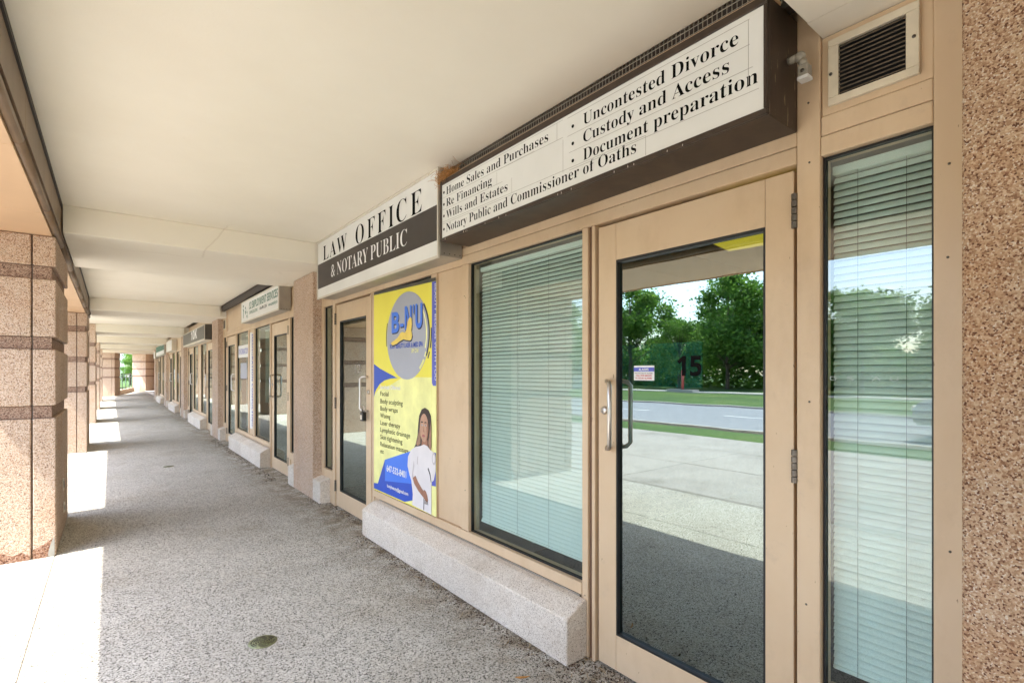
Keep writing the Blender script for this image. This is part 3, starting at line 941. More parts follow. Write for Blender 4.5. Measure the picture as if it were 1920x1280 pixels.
for q in ((2.21, 2.21, 2.402, 2.468), (2.08, 2.08, 2.325, 2.40), (1.70, 1.70, 2.31, 2.46), (1.24, 1.24, 2.236, 2.312), (.835, .835, 2.33, 2.54), (1.74, 1.74, 2.47, 2.55)): seam(*q)
for q in range(16):      # dried drips on the lower case edge
    yq = random.uniform(.85, 2.75); flat('drip', [(yq, 2.214), (yq + .003, 2.214), (yq + .002, 2.214 + random.uniform(.006, .016)), (yq, 2.220)], 1.6212, M['alu_light'], t)
reset()
# mesh grille in the slot above the sign
t = thing('mesh_grille', 'narrow wire mesh strip between the ceiling and the brown sign case', 'grille', (1.73, .77, 2.6))
box('backing', 1.75, 1.80, .73, 2.80, 2.60, 2.719, M['dark_strip'], t)
bm = bmesh.new()
yv = .74
while yv < 2.80:
    tube_bm(bm, [Vector((1.735, yv, 2.61)) - OFF, Vector((1.735, yv, 2.7185)) - OFF], .0018, 4); yv += .019
for zv in (2.625, 2.65, 2.675, 2.70): tube_bm(bm, [Vector((1.732, .74, zv)) - OFF, Vector((1.732, 2.8, zv)) - OFF], .0018, 4)
m_ = fin(bm, 'mesh', M['lamp_grey'], t)
reset()
# bird nest at the end of the sign
rnd = random.Random(5)
bm = bmesh.new()
for i in range(520):
    c = Vector((1.66 + rnd.gauss(0, .03), 2.765 + rnd.gauss(0, .055), 2.615 + rnd.gauss(0, .022)))
    d = Vector((rnd.gauss(0, .6), rnd.gauss(0, 1), rnd.gauss(-.15, .55))).normalized()
    l = rnd.uniform(.03, .085); e = d.cross(Vector((rnd.random(), rnd.random(), rnd.random()))).normalized() * .02
    tube_bm(bm, [c - d * l / 2, c + e * l * 2, c + d * l / 2], .0011, 3)
tag(fin(bm, 'bird_nest', M['straw']), 'reddish brown straw bird nest stuffed between the two signs under the ceiling', 'nest')

# ------------------------------------------------------------------ law office sign
t = thing('shop_sign', 'white and black law office sign box projecting under the ceiling', 'sign', (1.665, 2.885, 2.15))
box('case', 1.672, 1.838, 2.885, 5.345, 2.150, 2.7185, M['alu'], t, .002)
for a in ((2.885, 5.345, 2.135, 2.152), (2.885, 5.345, 2.700, 2.7185), (2.885, 2.900, 2.1525, 2.6995), (5.330, 5.345, 2.1525, 2.6995)):
    box('case_edge', 1.655, 1.6715, *a, M['alu_light'], t, .002)
box('sign_face', 1.663, 1.6715, 2.9005, 5.3295, 2.1525, 2.6995, M['sign_white'], t)
flat('black_band', [(5.325, 2.240), (2.905, 2.252), (2.905, 2.482), (5.325, 2.487)], 1.6618, M['sign_black'], t, .001)
lettering('LAW', 1.6614, 5.165, 4.52, 2.502, .142, M['ink'], t, 'serif', off=-.010, sp=1.15, split=True)
lettering('OFFICE', 1.6614, 4.31, 3.115, 2.490, .160, M['ink'], t, 'serif', off=-.010, sp=1.25, split=True)
lettering('& NOTARY PUBLIC', 1.6608, 4.93, 3.335, 2.305, .118, M['white_vinyl'], t, 'serif', off=-.010, split=True)
for i in range(4): tube('rivet', [(1.70 + i * .04, 2.884, 2.168), (1.70 + i * .04, 2.881, 2.168)], .004, M['hinge'], t, 8)
reset()

# ------------------------------------------------------------------ poster
t = thing('window_poster', 'tall yellow beauty studio poster covering the window beside the number twelve door', 'poster', (1.83, 3.22, .36))
px = 1.8345
flat('sheet', [(4.325, .362), (3.285, .362), (3.285, 2.072), (4.325, 2.098)], px, M['yellow'], t, .0025)
flat('top_edge', [(4.325, 2.078), (3.23, 2.052), (3.23, 2.078), (4.325, 2.100)], px - .001, M['charcoal'], t)
flat('lime_field', [(4.322, .372), (3.286, .372), (3.286, 1.36), (3.75, 1.36), (3.95, 1.30), (4.10, 1.27), (4.22, 1.25), (4.322, 1.19)], px - .0006, M['poster_lime'], t, .0005)
flat('edge_strip', [(3.285, .362), (3.222, .362), (3.222, 2.052), (3.285, 2.054)], px, M['poster_lime'], t, .0025)
flat('side_banner', [(3.283, 1.320), (3.268, 1.30), (3.224, 1.30), (3.224, 2.050), (3.283, 2.052)], px - .001, M['poster_violet'], t)
lettering('BEAUTY BEGINS WITH YOU', px - .0012, 2.035, 1.34, 3.243, .026, M['white_vinyl'], t, 'plain', off=.004, rot=True)
flat('swoosh', [(4.322, 1.47), (4.2, 1.43), (4.05, 1.395), (3.85, 1.35), (3.98, 1.345), (4.10, 1.328), (4.2, 1.295), (4.27, 1.25), (4.30, 1.22), (4.322, 1.18)], px - .0012, M['poster_blue'], t)
flat('disc', ellipse(3.685, 1.685, .365, .345, 48), px - .0016, M['poster_grey'], t)
flat('ring', arc_band(3.685, 1.685, .385, .36, math.pi - .45, math.pi + .35, -.012) if False else arc_band(3.685, 1.685, .372, .352, -.2, .35, .010), px - .0018, M['poster_navy'], t)
flat('ring', arc_band(3.685, 1.685, .315, .305, math.pi - .75, math.pi + .35, .016), px - .0020, M['poster_lime'], t)
flat('ring', arc_band(3.685, 1.685, .355, .335, math.pi - .70, math.pi + .50, .018), px - .0020, M['poster_navy'], t)
flat('ring', arc_band(3.685, 1.685, .388, .365, math.pi - .1, math.pi + .30, .014), px - .0020, M['poster_navy'], t)
flat('ring', arc_band(3.685, 1.685, .388, .365, math.pi + .38, math.pi + .52, .014), px - .0020, M['poster_navy'], t)
flat('ring', arc_band(3.685, 1.685, .335, .320, math.pi + .42, math.pi + .55, .018), px - .0024, M['poster_lime'], t)
flat('ring', arc_band(3.685, 1.685, .335, .320, math.pi + .62, math.pi + .90, .022), px - .0024, M['poster_lime'], t)
for dd, mt in ((.010, M['poster_navy']), (0, M['poster_blue2'])):
    lettering('B-', px - .0026 - (.001 if dd == 0 else 0), 3.955 - dd, 3.735 - dd, 1.722 - dd, .165, mt, t, 'bold', off=.01, split=True)
    lettering("N'U", px - .0026 - (.001 if dd == 0 else 0), 3.715 - dd, 3.425 - dd, 1.735 - dd, .180, mt, t, 'bold', off=.01, split=True)
fig = [(3.96, 1.665), (3.90, 1.680), (3.84, 1.700), (3.79, 1.735), (3.75, 1.742), (3.71, 1.730), (3.69, 1.745), (3.67, 1.79), (3.645, 1.835), (3.62, 1.850), (3.595, 1.835), (3.59, 1.79), (3.60, 1.745), (3.585, 1.705), (3.60, 1.672), (3.63, 1.665), (3.68, 1.672), (3.74, 1.680), (3.80, 1.668), (3.86, 1.650), (3.93, 1.640), (3.96, 1.650)]
flat('figure_shadow', [(y - .008, z - .010) for y, z in [(a, b - .022) for a, b in fig]], px - .0042, M['poster_navy'], t)
flat('figure', [(a, b - .022) for a, b in fig], px - .0048, M['gold'], t)
lettering('BODY BEAUTY LASER & MED SPA', px - .0034, 3.99, 3.415, 1.592, .036, M['poster_blue'], t, 'plain', off=.022)
lettering('BY CHI', px - .0034, 3.60, 3.49, 1.548, .030, M['poster_lime'], t, 'plain', off=.022, shear=.2)
lettering('Services Offered', px - .0016, 4.19, 3.80, 1.255, .034, M['white_vinyl'], t, 'plain', off=.022)
for s, e, z in (('Facial', 4.02, 1.196), ('Body sculpting', 3.755, 1.131), ('Body wraps', 3.845, 1.069), ('Waxing', 3.985, 1.008), ('Laser therapy', 3.80, .946), ('Lymphatic drainage', 3.625, .886), ('Skin tightening', 3.76, .824), ('Relaxation massage', 3.655, .762), ('etc', 4.115, .702)):
    lettering(s, px - .0016, 4.185, e, z, .038, M['ink'], t, 'plain', off=.004)
flat('blue_base', [(4.322, .372), (3.72, .372), (3.55, .42), (3.52, .60), (3.62, .66), (4.06, .55), (4.22, .43), (4.322, .42)], px - .0014, M['poster_blue'], t)
flat('blue_panel', [(4.09, .655), (3.60, .790), (3.53, .74), (3.56, .54), (4.09, .475)], px - .0020, M['poster_blue2'], t)
flat('blue_side', [(4.09, .655), (4.09, .475), (4.12, .46), (4.24, .425)], px - .0020, M['poster_blue'], t)
flat('blue_side', [(3.285, .82), (3.226, .82), (3.226, .58), (3.285, .575)], px - .0014, M['poster_violet'], t)
lettering('647-532-8401', px - .0028, 4.055, 3.69, .565, .052, M['white_vinyl'], t, 'plain', off=.022)
lettering('bodybeauty@gmail.com', px - .0028, 4.045, 3.655, .432, .026, M['white_vinyl'], t, 'plain', off=.022)
# printed woman (flat print)
W = lambda name, pts, lv, mt: flat(name, pts, px - .0030 - lv * .0006, mt, t, .0005)
W('hair_print', [(3.385, 1.135), (3.435, 1.12), (3.475, 1.07), (3.49, 1.0), (3.50, .92), (3.53, .85), (3.60, .77), (3.60, .74), (3.55, .735), (3.49, .77), (3.46, .83), (3.30, .80), (3.285, .86), (3.285, 1.0), (3.295, 1.08), (3.33, 1.12)], 0, M['hair'])
W('hair_tip_print', [(3.30, 1.04), (3.315, .95), (3.335, .88), (3.315, .82), (3.288, .84), (3.286, .98)], 1, M['hair_tip'])
W('hair_tip_print', [(3.465, .98), (3.49, .92), (3.52, .85), (3.50, .84), (3.455, .86), (3.450, .93)], 1, M['hair_tip'])
W('neck_print', [(3.43, .90), (3.345, .90), (3.34, .82), (3.44, .82)], 1, M['skin'])
W('dress_print', [(3.45, .845), (3.40, .862), (3.345, .855), (3.31, .835), (3.235, .815), (3.222, .77), (3.224, .69), (3.25, .62), (3.285, .60), (3.286, .365), (3.585, .374), (3.575, .46), (3.60, .56), (3.63, .60), (3.665, .665), (3.655, .74), (3.60, .80), (3.53, .83)], 2, M['dress'])
W('dress_fold_print', [(3.56, .72), (3.575, .66), (3.59, .60), (3.56, .55), (3.57, .62), (3.55, .68)], 3, M['dress_shade'])
W('dress_fold_print', [(3.50, .76), (3.505, .70), (3.495, .70), (3.49, .76)], 3, M['dress_shade'])
W('dress_fold_print', [(3.40, .50), (3.405, .375), (3.395, .375), (3.392, .50)], 3, M['hair'])
W('dress_fold_print', [(3.33, .70), (3.30, .66), (3.285, .60), (3.292, .60), (3.31, .65), (3.34, .69)], 3, M['hair'])
W('sleeve_knot_print', ellipse(3.248, .775, .028, .045, 14), 3, M['dress_shade'])
W('sleeve_knot_print', ellipse(3.250, .775, .016, .030, 14), 4, M['dress'])
W('face_print', ellipse(3.395, .985, .066, .105, 26), 3, M['skin_light'])
W('face_shade_print', [(3.335, 1.04), (3.36, .99), (3.352, .93), (3.372, .885), (3.345, .91), (3.330, .96)], 4, M['skin'])
for yv in (3.425, 3.372):
    W('eye_print', ellipse(yv, 1.004, .014, .006, 10), 4, M['dress'])
    W('pupil_print', ellipse(yv, 1.004, .006, .006, 8), 5, M['hair'])
    W('brow_print', [(yv + .02, 1.020), (yv - .018, 1.024), (yv - .018, 1.029), (yv + .01, 1.032)], 4, M['hair'])
W('nose_print', [(3.405, .995), (3.412, .955), (3.388, .953), (3.398, .965)], 4, M['skin'])
W('lips_print', ellipse(3.402, .925, .022, .009, 12), 4, M['lips'])
W('arm_print', [(3.575, .585), (3.55, .545), (3.48, .500), (3.41, .470), (3.37, .455), (3.36, .480), (3.38, .505), (3.43, .530), (3.49, .570), (3.53, .610)], 4, M['skin'])
W('hand_print', [(3.405, .495), (3.385, .46), (3.36, .445), (3.338, .445), (3.332, .462), (3.345, .495), (3.365, .520), (3.395, .528)], 5, M['skin'])
for q in range(4): W('finger_print', [(3.40 - q * .018, .455), (3.394 - q * .018, .455), (3.385 - q * .018, .425), (3.391 - q * .018, .425)], 6, M['hair'])
reset()

# ------------------------------------------------------------------ vent, lamp
t = thing('wall_vent', 'cream louvred vent plate above the narrow window at upper right', 'vent', (1.84, .44, 2.26))
fr = .0
for a in ((.438, .677, 2.262, 2.286), (.438, .677, 2.450, 2.474), (.438, .470, 2.2865, 2.4495), (.647, .677, 2.2865, 2.4495)):
    box('plate', 1.834, 1.849, *a, M['vent'], t, .0015)
box('backing', 1.8495, 1.8499, .445, .670, 2.27, 2.46, M['black'], t)
for i in range(12):
    z = 2.289 + i * .0135
    prism('louvre', [(1.8365, z), (1.8485, z + .006), (1.8485, z + .0085), (1.8365, z + .0045)], 'y', .471, .646, M['vent_dark'], t)
for yv, zv in ((.450, 2.372), (.668, 2.362)):
    tube('screw', [(1.834, yv, zv), (1.8315, yv, zv)], .005, M['hinge'], t, 10)
reset()
t = thing('conduit_fitting', 'small grey sensor on a swivel elbow fixed to the brown sign case end', 'sensor', (1.76, .76, 2.42))
tube('elbow', [(1.765, .770, 2.425), (1.765, .745, 2.425)], .012, M['lamp_grey'], t, 14)
bm = bmesh.new(); bmesh.ops.create_uvsphere(bm, u_segments=16, v_segments=10, radius=.0175, matrix=Matrix.Translation(Vector((1.768, .735, 2.424)) - OFF)); fin(bm, 'ball', M['lamp_grey'], t, smooth=True)
tube('neck', [(1.770, .730, 2.415), (1.773, .725, 2.392)], .013, M['lamp_grey'], t, 14)
o = box('head', 1.757, 1.792, .707, .739, 2.357, 2.394, M['lamp_grey'], t, .003)
box('lens_band', 1.756, 1.793, .706, .740, 2.346, 2.3565, M['paint_white'], t, .001)
tube('cap_screw', [(1.757, .723, 2.372), (1.7545, .723, 2.372)], .006, M['hinge'], t, 10)
reset()

# ------------------------------------------------------------------ bay 2: signs, strip
def sign_box(label, xf, ya, yb, za, zb, face, case, group=None):
    t = thing('shop_sign', label, 'sign', (xf, ya, za), group)
    box('case', xf + .006, 1.838, ya, yb, za, zb, case, t, .003)
    box('sign_face', xf, xf + .0055, ya + .02, yb - .02, za + .02, zb - .02, face, t)
    for a in ((ya, yb, za, za + .0195), (ya, yb, zb - .0195, zb), (ya, ya + .0195, za + .02, zb - .02), (yb - .0195, yb, za + .02, zb - .02)):
        box('case_edge', xf - .004, xf + .0055, *a, M['alu_light'], t)
    return t
t = sign_box('white sign with green lettering about employment services', 1.693, 7.0, 9.40, 2.195, 2.535, M['sign_white'], M['alu'])
sx = 1.6925
lettering('A2 EMPLOYMENT SERVICES', sx, 8.80, 7.06, 2.372, .105, M['green'], t, 'bold', off=.01, split=True)
lettering('STAFFING SOLUTIONS', sx, 8.78, 8.22, 2.295, .045, M['green'], t, 'plain', off=.022)
lettering('416-493-1234', sx, 8.08, 7.66, 2.295, .045, M['ink'], t, 'plain', off=.022)
lettering('www.azemploy.ca', sx, 7.56, 7.08, 2.295, .045, M['green'], t, 'plain', off=.022)
for (yv, zv, h) in ((9.23, 2.46, .19), (9.07, 2.42, .10), (8.95, 2.34, .08)):
    flat('emblem', ellipse(yv, zv, .028, .02, 10), sx - .0005, M['green'], t)
    flat('emblem', [(yv + .05, zv - .03), (yv, zv - .06), (yv - .05, zv - .02), (yv - .015, zv - .10), (yv - .01, zv - h), (yv + .015, zv - h), (yv + .015, zv - .09)], sx - .0005, M['green'], t)
for i in range(4):
    for z in (2.21, 2.52): tube('rivet', [(1.72 + i * .033, 6.999, z), (1.72 + i * .033, 6.996, z)], .005, M['hinge'], t, 6)
reset()
f2 = fronts[1]
OFF = Vector(f2.location)
lettering('INFORMATION', XG - .002, 9.70 + .9, 9.78, 1.72, .10, M['poster_violet'], f2, 'bold', name='window_lettering')
flat('window_card', [(10.66, 1.66), (9.70, 1.66), (9.70, 1.88), (10.66, 1.88)], XG - .0015, M['white_vinyl'], f2)
flat('window_card', [(10.45, 1.28), (9.90, 1.28), (9.90, 1.56), (10.45, 1.56)], XG - .0015, M['poster_grey'], f2)
flat('panel_strip', [(9.55, .45), (9.35, .45), (9.35, 2.06), (9.55, 2.06)], XF + .010, M['white_vinyl'], f2)
lettering('IMMIGRATION CONSULTING', XF + .009, 2.03, .50, 9.40, .095, M['poster_violet'], f2, 'bold', rot=True, name='strip_lettering')
reset()
t = thing('mesh_grille', 'short mesh strip under the ceiling beyond the green lettered sign', 'grille', (1.73, 9.42, 2.6))
box('backing', 1.75, 1.80, 7.1, 11.70, 2.61, 2.719, M['dark_strip'], t)
reset()
t = thing('wall_vent', 'small dark vent at the top of the second shop front', 'vent', (1.84, 11.82, 2.28))
box('plate', 1.832, 1.849, 11.80, 12.03, 2.27, 2.47, M['vent'], t, .002)
box('grid', 1.829, 1.8318, 11.83, 12.0, 2.29, 2.45, M['vent_dark'], t)
reset()
# bay 3..5 signs
t = sign_box('charcoal sign with white digits and a letter over the third shop', 1.694, 13.60, 18.05, 2.150, 2.495, M['charcoal'], M['charcoal'])
lettering('10K', 1.6935, 16.15, 14.95, 2.245, .23, M['white_vinyl'], t, 'bold', off=.01, split=True)
box('soffit_lip', 1.690, 1.838, 13.6, 18.05, 2.130, 2.1495, M['alu_light'], t)
reset()
t = sign_box('plain cream sign box on the fourth shop front', 1.69, 21.6, 23.9, 2.15, 2.55, M['sign_white'], M['alu_light'])
reset()
t = sign_box('pale green sign box far along the shop row', 1.69, 24.9, 29.6, 2.10, 2.56, M['green'], M['alu'])
flat('pale_field', [(29.5, 2.14), (25.0, 2.14), (25.0, 2.50), (29.5, 2.50)], 1.6885, M['poster_lime'], t) if False else flat('pale_field', [(29.5, 2.14), (25.0, 2.14), (25.0, 2.30), (29.5, 2.30)], 1.6885, M['white_vinyl'], t)
reset()
t = sign_box('small white sign at the farthest shop', 1.69, 30.2, 31.4, 2.05, 2.40, M['sign_white'], M['alu'])
reset()

# ------------------------------------------------------------------ drains, litter, grit
def drain(x, y, label, r=.068):
    t = thing('floor_drain', label, 'drain', (x, y, 0), 'round floor drains in the walkway')
    tube('recess', [(x, y, .0005), (x, y, .0025)], r, M['drain'], t, 40)
    bm = bmesh.new()
    for i, rr in enumerate((.010, .021, .032, .043, .054)):
        if rr + .006 > r: continue
        for a in range(6):
            a0 = a * math.pi / 3 + .12 + i * .25; n = 6
            o_ = []
            for q in range(n + 1):
                th = a0 + (math.pi / 3 - .22) * q / n
                o_.append((math.cos(th), math.sin(th)))
            A = [bm.verts.new((c * (rr + .003), s * (rr + .003), .0032)) for c, s in o_]
            B = [bm.verts.new((c * (rr - .003), s * (rr - .003), .0032)) for c, s in o_]
            for q in range(n): bm.faces.new((A[q], A[q + 1], B[q + 1], B[q]))
    fin(bm, 'slots', M['black'], t)
    return t
drain(.62, 2.89, 'round greenish drain cover in the foreground walkway')
drain(.672, 9.12, 'round dark drain cover farther along the walkway')
reset()
rnd = random.Random(11)
def grit(name, label, n, region, mat, smin, smax):
    bm = bmesh.new()
    for i in range(n):
        x, y = region(rnd)
        s = rnd.uniform(smin, smax)
        bmesh.ops.create_icosphere(bm, subdivisions=1, radius=s, matrix=Matrix.Translation((x, y, s * .4)) @ Matrix.Rotation(rnd.random() * 3, 4, 'Z') @ Matrix.Diagonal((1, rnd.uniform(.5, 1), .6, 1)))
    o = fin(bm, name, mat); o['kind'] = 'stuff'; o['label'] = label
    return o
def r_foot(r):      # along the foot of the ledge
    y = r.uniform(1.2, 5.9) if r.random() < .8 else r.uniform(1.25, 1.75)
    edge = 1.70 if 1.75 < y < 4.26 else (1.745 if y > 5.53 else 1.84)
    return edge - abs(r.gauss(0, .05 if y > 1.75 else .12)), y
grit('grit', 'loose dark grit collected along the foot of the ledge', 1500, r_foot, M['dirt'], .002, .007)
grit('gravel', 'tiny pale pebbles scattered beside the ledge', 150, r_foot, M['paint_white'], .0015, .0045)
def r_far(r):
    y = r.uniform(7.0, 12.1); return 1.70 - abs(r.gauss(0, .07)), y
grit('grit', 'loose grit by the second shop front', 350, r_far, M['dirt'], .004, .010)
bm = bmesh.new()
for i in range(70):
    x, y = r_foot(rnd); a = rnd.random() * 6.28; l = rnd.uniform(.01, .04)
    d = Vector((math.cos(a), math.sin(a), 0)) * l
    c = Vector((x - .01, y, .006))
    tube_bm(bm, [c - d, c + Vector((-d.y, d.x, 0)) * .3 + Vector((0, 0, .006)), c + d], .0011, 3)
o = fin(bm, 'twigs', M['twig']); o['kind'] = 'stuff'; o['label'] = 'dry twigs and leaf bits at the foot of the ledge'
bm = bmesh.new()
V = [bm.verts.new(v) for v in ((1.455, 1.835, .004), (1.47, 1.82, .010), (1.495, 1.807, .007), (1.515, 1.80, .005), (1.492, 1.801, .004), (1.466, 1.814, .004))]
bm.faces.new(V)
ex = bmesh.ops.extrude_face_region(bm, geom=list(bm.faces)); bmesh.ops.translate(bm, verts=[v for v in ex['geom'] if isinstance(v, bmesh.types.BMVert)], vec=(0, 0, .002))
tag(fin(bm, 'dry_leaf', plain('orange_leaf', (.42, .20, .05), .8)), 'thin orange dry leaf lying on the walkway near the ledge end', 'leaf')

# ------------------------------------------------------------------ far end: low wall, railing
t = thing('railing', 'grey green metal railing between the two far columns', 'railing', (.55, 39.5, 0))
A = Vector((.35, 39.6, 0)); B = Vector((1.22, 46.3, 0))
for k in range(5):
    p = A.lerp(B, k / 4)
    tube('post', [(p.x, p.y, .25), (p.x, p.y, 1.25)], .022, M['rail_green'], t, 8)
for z in (1.25, 1.05, .40):
    tube('rail', [(A.x, A.y, z), (B.x, B.y, z)], .022, M['rail_green'], t, 8)
reset()
d_ = (B - A).normalized(); n_ = Vector((-d_.y, d_.x, 0)) * .12
low = prism('low_wall', [(A.x + n_.x, A.y + n_.y), (B.x + n_.x, B.y + n_.y), (B.x - n_.x, B.y - n_.y), (A.x - n_.x, A.y - n_.y)], 'z', 0, .27, M['granite'], None, .01)
tag(low, 'low granite kerb wall under the far railing', 'wall')

# ------------------------------------------------------------------ trees
def tree_meshes(seed, mat, h=11, r=4.2, n=9000, leaf=.20, conifer=False):
    rnd = random.Random(seed)
    bt = bmesh.new()
    tube_bm(bt, [(0, 0, -.3), (.05, 0, h * .25), (-.1, .1, h * .55), (.05, 0, h * .85)], [.26, .20, .13, .04], 8)
    blobs = []
    for i in range(26):
        a = rnd.random() * 6.28; z = rnd.uniform(.22, .95)
        rr = r * math.sqrt(max(0, 1 - ((z - .5) / .52) ** 2)) * rnd.uniform(.35, .9) if not conifer else r * (1.02 - z) * rnd.uniform(.4, 1)
        c = Vector((math.cos(a) * rr, math.sin(a) * rr, z * h))
        blobs.append((c, rnd.uniform(.7, 1.5) * r / 4.2))
        if i < 16: tube_bm(bt, [(0, 0, c.z * .6), (c.x * .5, c.y * .5, c.z * .85), tuple(c)], [.08, .05, .02], 5)
    verts, faces = [], []
    for i in range(n):
        c, br = blobs[rnd.randrange(len(blobs))]
        d = Vector((rnd.gauss(0, 1), rnd.gauss(0, 1), rnd.gauss(0, .8)))
        p = c + d * br * .52
        if p.z < .8: continue
        u = Vector((rnd.gauss(0, 1), rnd.gauss(0, 1), rnd.gauss(0, .6))).normalized()
        v = u.cross(Vector((rnd.gauss(0, 1), rnd.gauss(0, 1), rnd.gauss(0, 1)))).normalized()
        s = leaf * rnd.uniform(.5, 1.2)
        k = len(verts)
        verts += [p - u * s, p + v * s * .5, p + u * s, p - v * s * .5]
        faces.append((k, k + 1, k + 2, k + 3))
    me = bpy.data.meshes.new('crown'); me.from_pydata(verts, [], faces); me.materials.append(mat)
    mt = bpy.data.meshes.new('trunk'); bt.to_mesh(mt); bt.free(); mt.materials.append(M['bark'])
    return me, mt
KIN = [tree_meshes(1, M['leaf_a'], 11, 4.8, 13000, .22), tree_meshes(2, M['leaf_a'], 9.5, 4.2, 11000, .20), tree_meshes(3, M['leaf_b'], 10.5, 3.6, 11000, .22, conifer=True), tree_meshes(4, M['leaf_a'], 12.5, 5.4, 15000, .23)]
def tree(x, y, kind, s, label, group, name='tree'):
    t = thing(name, label, 'tree', (x, y, 0), group, random.random() * 6)
    t.scale = (s, s, s)
    new_obj('crown', KIN[kind][0], t); new_obj('trunk', KIN[kind][1], t)
    return t
adj = ['broad leafy green tree', 'smaller bushy green tree', 'dark pointed evergreen', 'tall spreading green tree']
ORD = ['nearest', 'second', 'third', 'fourth', 'fifth', 'sixth', 'seventh', 'eighth', 'ninth', 'tenth', 'eleventh', 'twelfth', 'thirteenth', 'fourteenth', 'fifteenth', 'sixteenth', 'seventeenth', 'eighteenth', 'nineteenth', 'twentieth']
def row(x, ys, kinds, scales, words, jit):
    n1 = n2 = 0
    for i, y in enumerate(ys):
        kd = kinds[i % len(kinds)]
        if y >= 21: lab = f'{adj[kd]}, {ORD[n1]} on the left of the marker post, {words}'; n1 += 1
        else: lab = None
        if lab is None:
            n2 = sum(1 for q in ys if y < q < 21)
            lab = f'{adj[kd]}, {ORD[n2]} on the right of the marker post, {words}'
        tree(x - (i * 5 % 7) * jit, y + (i * 3 % 5) * .5, kd, scales[i % len(scales)], lab, 'trees across the road')
HT = [11, 9.5, 10.5, 12.5]
fy = [-24, -19, -14, -9, -4, 1, 6, 11.5, 16.5, 20.5, 25.5, 30.5, 35, 40, 45, 50, 55, 60, 66, 72, 78, 84, 90]
fh = [6, 7, 6.2, 7, 6.4, 7, 6.2, 6.8, 8.2, 9.2, 5.6, 9.6, 8.0, 9.5, 8, 9, 10, 8, 9, 8, 9.5, 8, 9]
fk = [0, 1, 3, 1, 0, 1, 3, 0, 1, 3, 1, 0, 2, 3, 1, 0, 3, 2, 1, 0, 3, 1, 0]
row(-34, fy, fk, [h / HT[k] for h, k in zip(fh, fk)], 'front row', .3)
bk = [3, 0, 1, 3]
by = list(range(-22, 100, 6))
row(-44, by, bk, [(7.4 + (q % 3) * .5) / HT[bk[q % 4]] for q in range(len(by))], 'back row', .5)
# undergrowth below the crowns
rnd = random.Random(77); verts, faces = [], []
for i in range(52000):
    y = rnd.uniform(-30, 105); x = -38 - abs(rnd.gauss(0, 3)); top = 4.0 + 1.3 * math.sin(y * .35) + .8 * math.sin(y * .9 + 2)
    p = Vector((x, y, rnd.uniform(0, max(.6, top))))
    u = Vector((rnd.gauss(0, 1), rnd.gauss(0, 1), rnd.gauss(0, .6))).normalized(); v = u.cross(Vector((rnd.gauss(0, 1), rnd.gauss(0, 1), rnd.gauss(0, 1)))).normalized(); sz = rnd.uniform(.15, .32); k = len(verts)
    verts += [p - u * sz, p + v * sz * .5, p + u * sz, p - v * sz * .5]; faces.append((k, k + 1, k + 2, k + 3))
me = bpy.data.meshes.new('undergrowth'); me.from_pydata(verts, [], faces); me.materials.append(M['leaf_a'])
o = new_obj('undergrowth', me); o['kind'] = 'stuff'; o['label'] = 'dense green undergrowth beneath the trees across the road'
for x, y, kd, s, lb in ((3.6, 78, 0, .55, 'green tree seen through the gap above the far railing'), (-3.5, 84, 1, .7, 'bushy tree left of the gap at the arcade end'), (1.6, 66, 1, .30, 'low bright shrub beyond the far railing'), (5.5, 74, 1, .45, 'small tree hidden beside the far wide column'), (2.8, 64, 1, .26, 'round shrub just past the far railing')):
    tree(x, y, kd, s, lb, 'greenery beyond the arcade end')
bld = thing('far_building', 'pale low building with a red band beyond the end of the arcade', 'building', (-4, 120, 0))
box('wall', -16, 2.2, 120, 130, 0, 9, M['sign_white'], bld)
box('roof_band', -16.2, 2.4, 119.6, 130, 9, 10.2, M['red'], bld)
for k in range(6): box('window', -15 + k * 2.8, -13.4 + k * 2.8, 119.93, 119.99, 2, 4, M['car_glass'], bld)
reset()

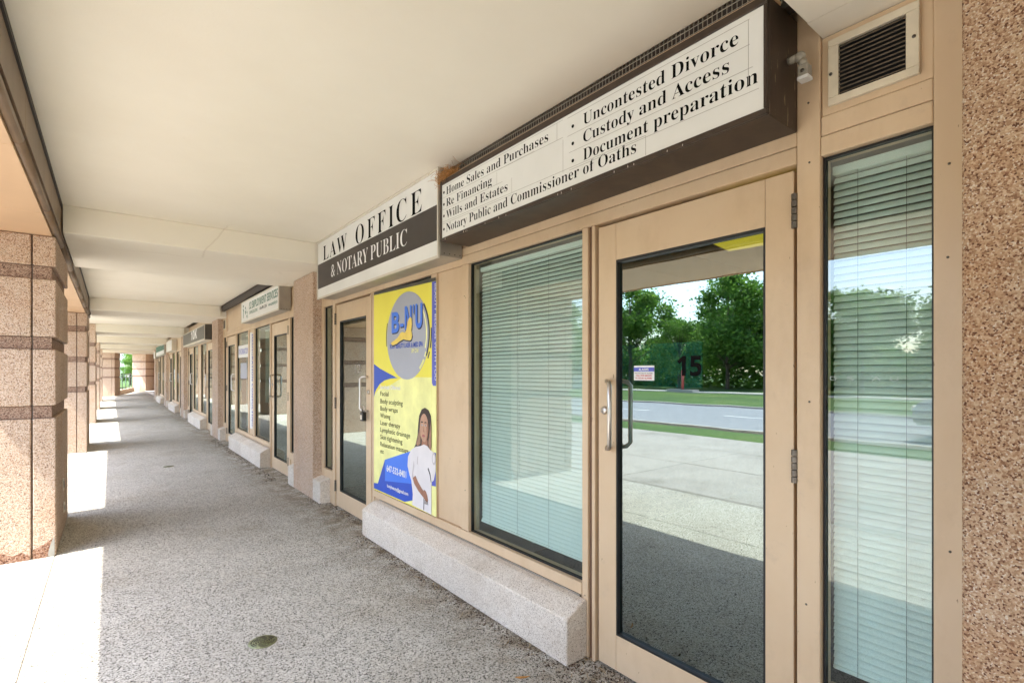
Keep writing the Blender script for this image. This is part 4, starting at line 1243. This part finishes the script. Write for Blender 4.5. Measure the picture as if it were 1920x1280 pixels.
# ------------------------------------------------------------------ reflected bits across the road: post, boxes, car
t = thing('marker_post', 'slim red marker post on the lawn reflected in door fifteen', 'post', (-28, 21, 0))
tube('shaft', [(-28, 21, 0), (-28, 21, 1.55)], .09, M['red'], t, 10)
box('base', -28.4, -27.6, 20.0, 22.0, .031, .18, M['conc'], t)
reset()
t = thing('utility_box', 'low grey utility box by the footpath reflected in door fifteen', 'utility box', (-28, 31, 0))
box('body', -28.4, -27.7, 30.4, 31.6, .031, 1.1, M['conc'], t, .03)
box('post', -28.2, -28.0, 32.6, 32.75, .031, 1.5, M['paint_white'], t)
reset()
def car(x, y, rz, label):
    t = thing('car', label, 'car', (x, y, -.045), None, rz)
    W = .88
    prof = [(-2.15, .35), (-2.2, .62), (-2.05, .86), (-1.5, .93), (-1.25, .95), (1.2, .98), (1.95, .90), (2.2, .72), (2.22, .35)]
    cab = [(-1.45, .94), (-.75, 1.38), (-.2, 1.45), (.6, 1.42), (1.35, .98)]
    def ext(name, pts, w0, w1, mat, par):
        bm = bmesh.new()
        A = [bm.verts.new((-w0 if i not in () else 0, p[0], p[1])) for i, p in enumerate(pts)]
        B = [bm.verts.new((w0, p[0], p[1])) for p in pts]
        zc = min(p[1] for p in pts)
        zt = max(p[1] for p in pts)
        for v in A + B:
            k = (v.co.z - zc) / (zt - zc); v.co.x *= (1 - k) + k * w1
        n = len(pts)
        bm.faces.new(A[::-1]); bm.faces.new(B)
        for i in range(n): bm.faces.new((A[i], A[(i + 1) % n], B[(i + 1) % n], B[i]))
        bmesh.ops.recalc_face_normals(bm, faces=bm.faces)
        bmesh.ops.bevel(bm, geom=list(bm.edges), offset=.05, segments=2, affect='EDGES')
        return fin(bm, name, mat, par, smooth=True)
    ext('body', prof, W, .93, M['car_paint'], t)
    ext('glasshouse', cab, W * .9, .80, M['car_glass'], t)
    ext('roof', [(-.72, 1.39), (-.2, 1.46), (.6, 1.43), (.62, 1.455), (-.2, 1.49), (-.75, 1.42)], W * .72, 1.0, M['car_paint'], t)
    for sx in (-1, 1):
        for yy in (-1.35, 1.38):
            bm = bmesh.new(); tube_bm(bm, [(sx * .70, yy, .32), (sx * .90, yy, .32)], .32, 20); w_ = fin(bm, 'wheel', M['tyre'], t)
            bm = bmesh.new(); tube_bm(bm, [(sx * .895, yy, .32), (sx * .91, yy, .32)], .19, 16); fin(bm, 'rim', M['steel'], w_)
        bm = bmesh.new(); bm_box(bm, sx * .62 - .14, sx * .62 + .14, -2.22, -2.17, .62, .74, .02); fin(bm, 'headlight', M['paint_white'], t)
    return t
car(-10.3, 1.1, math.radians(180), 'silver car on the road, reflected at the edge of the narrow blind window')
reset()
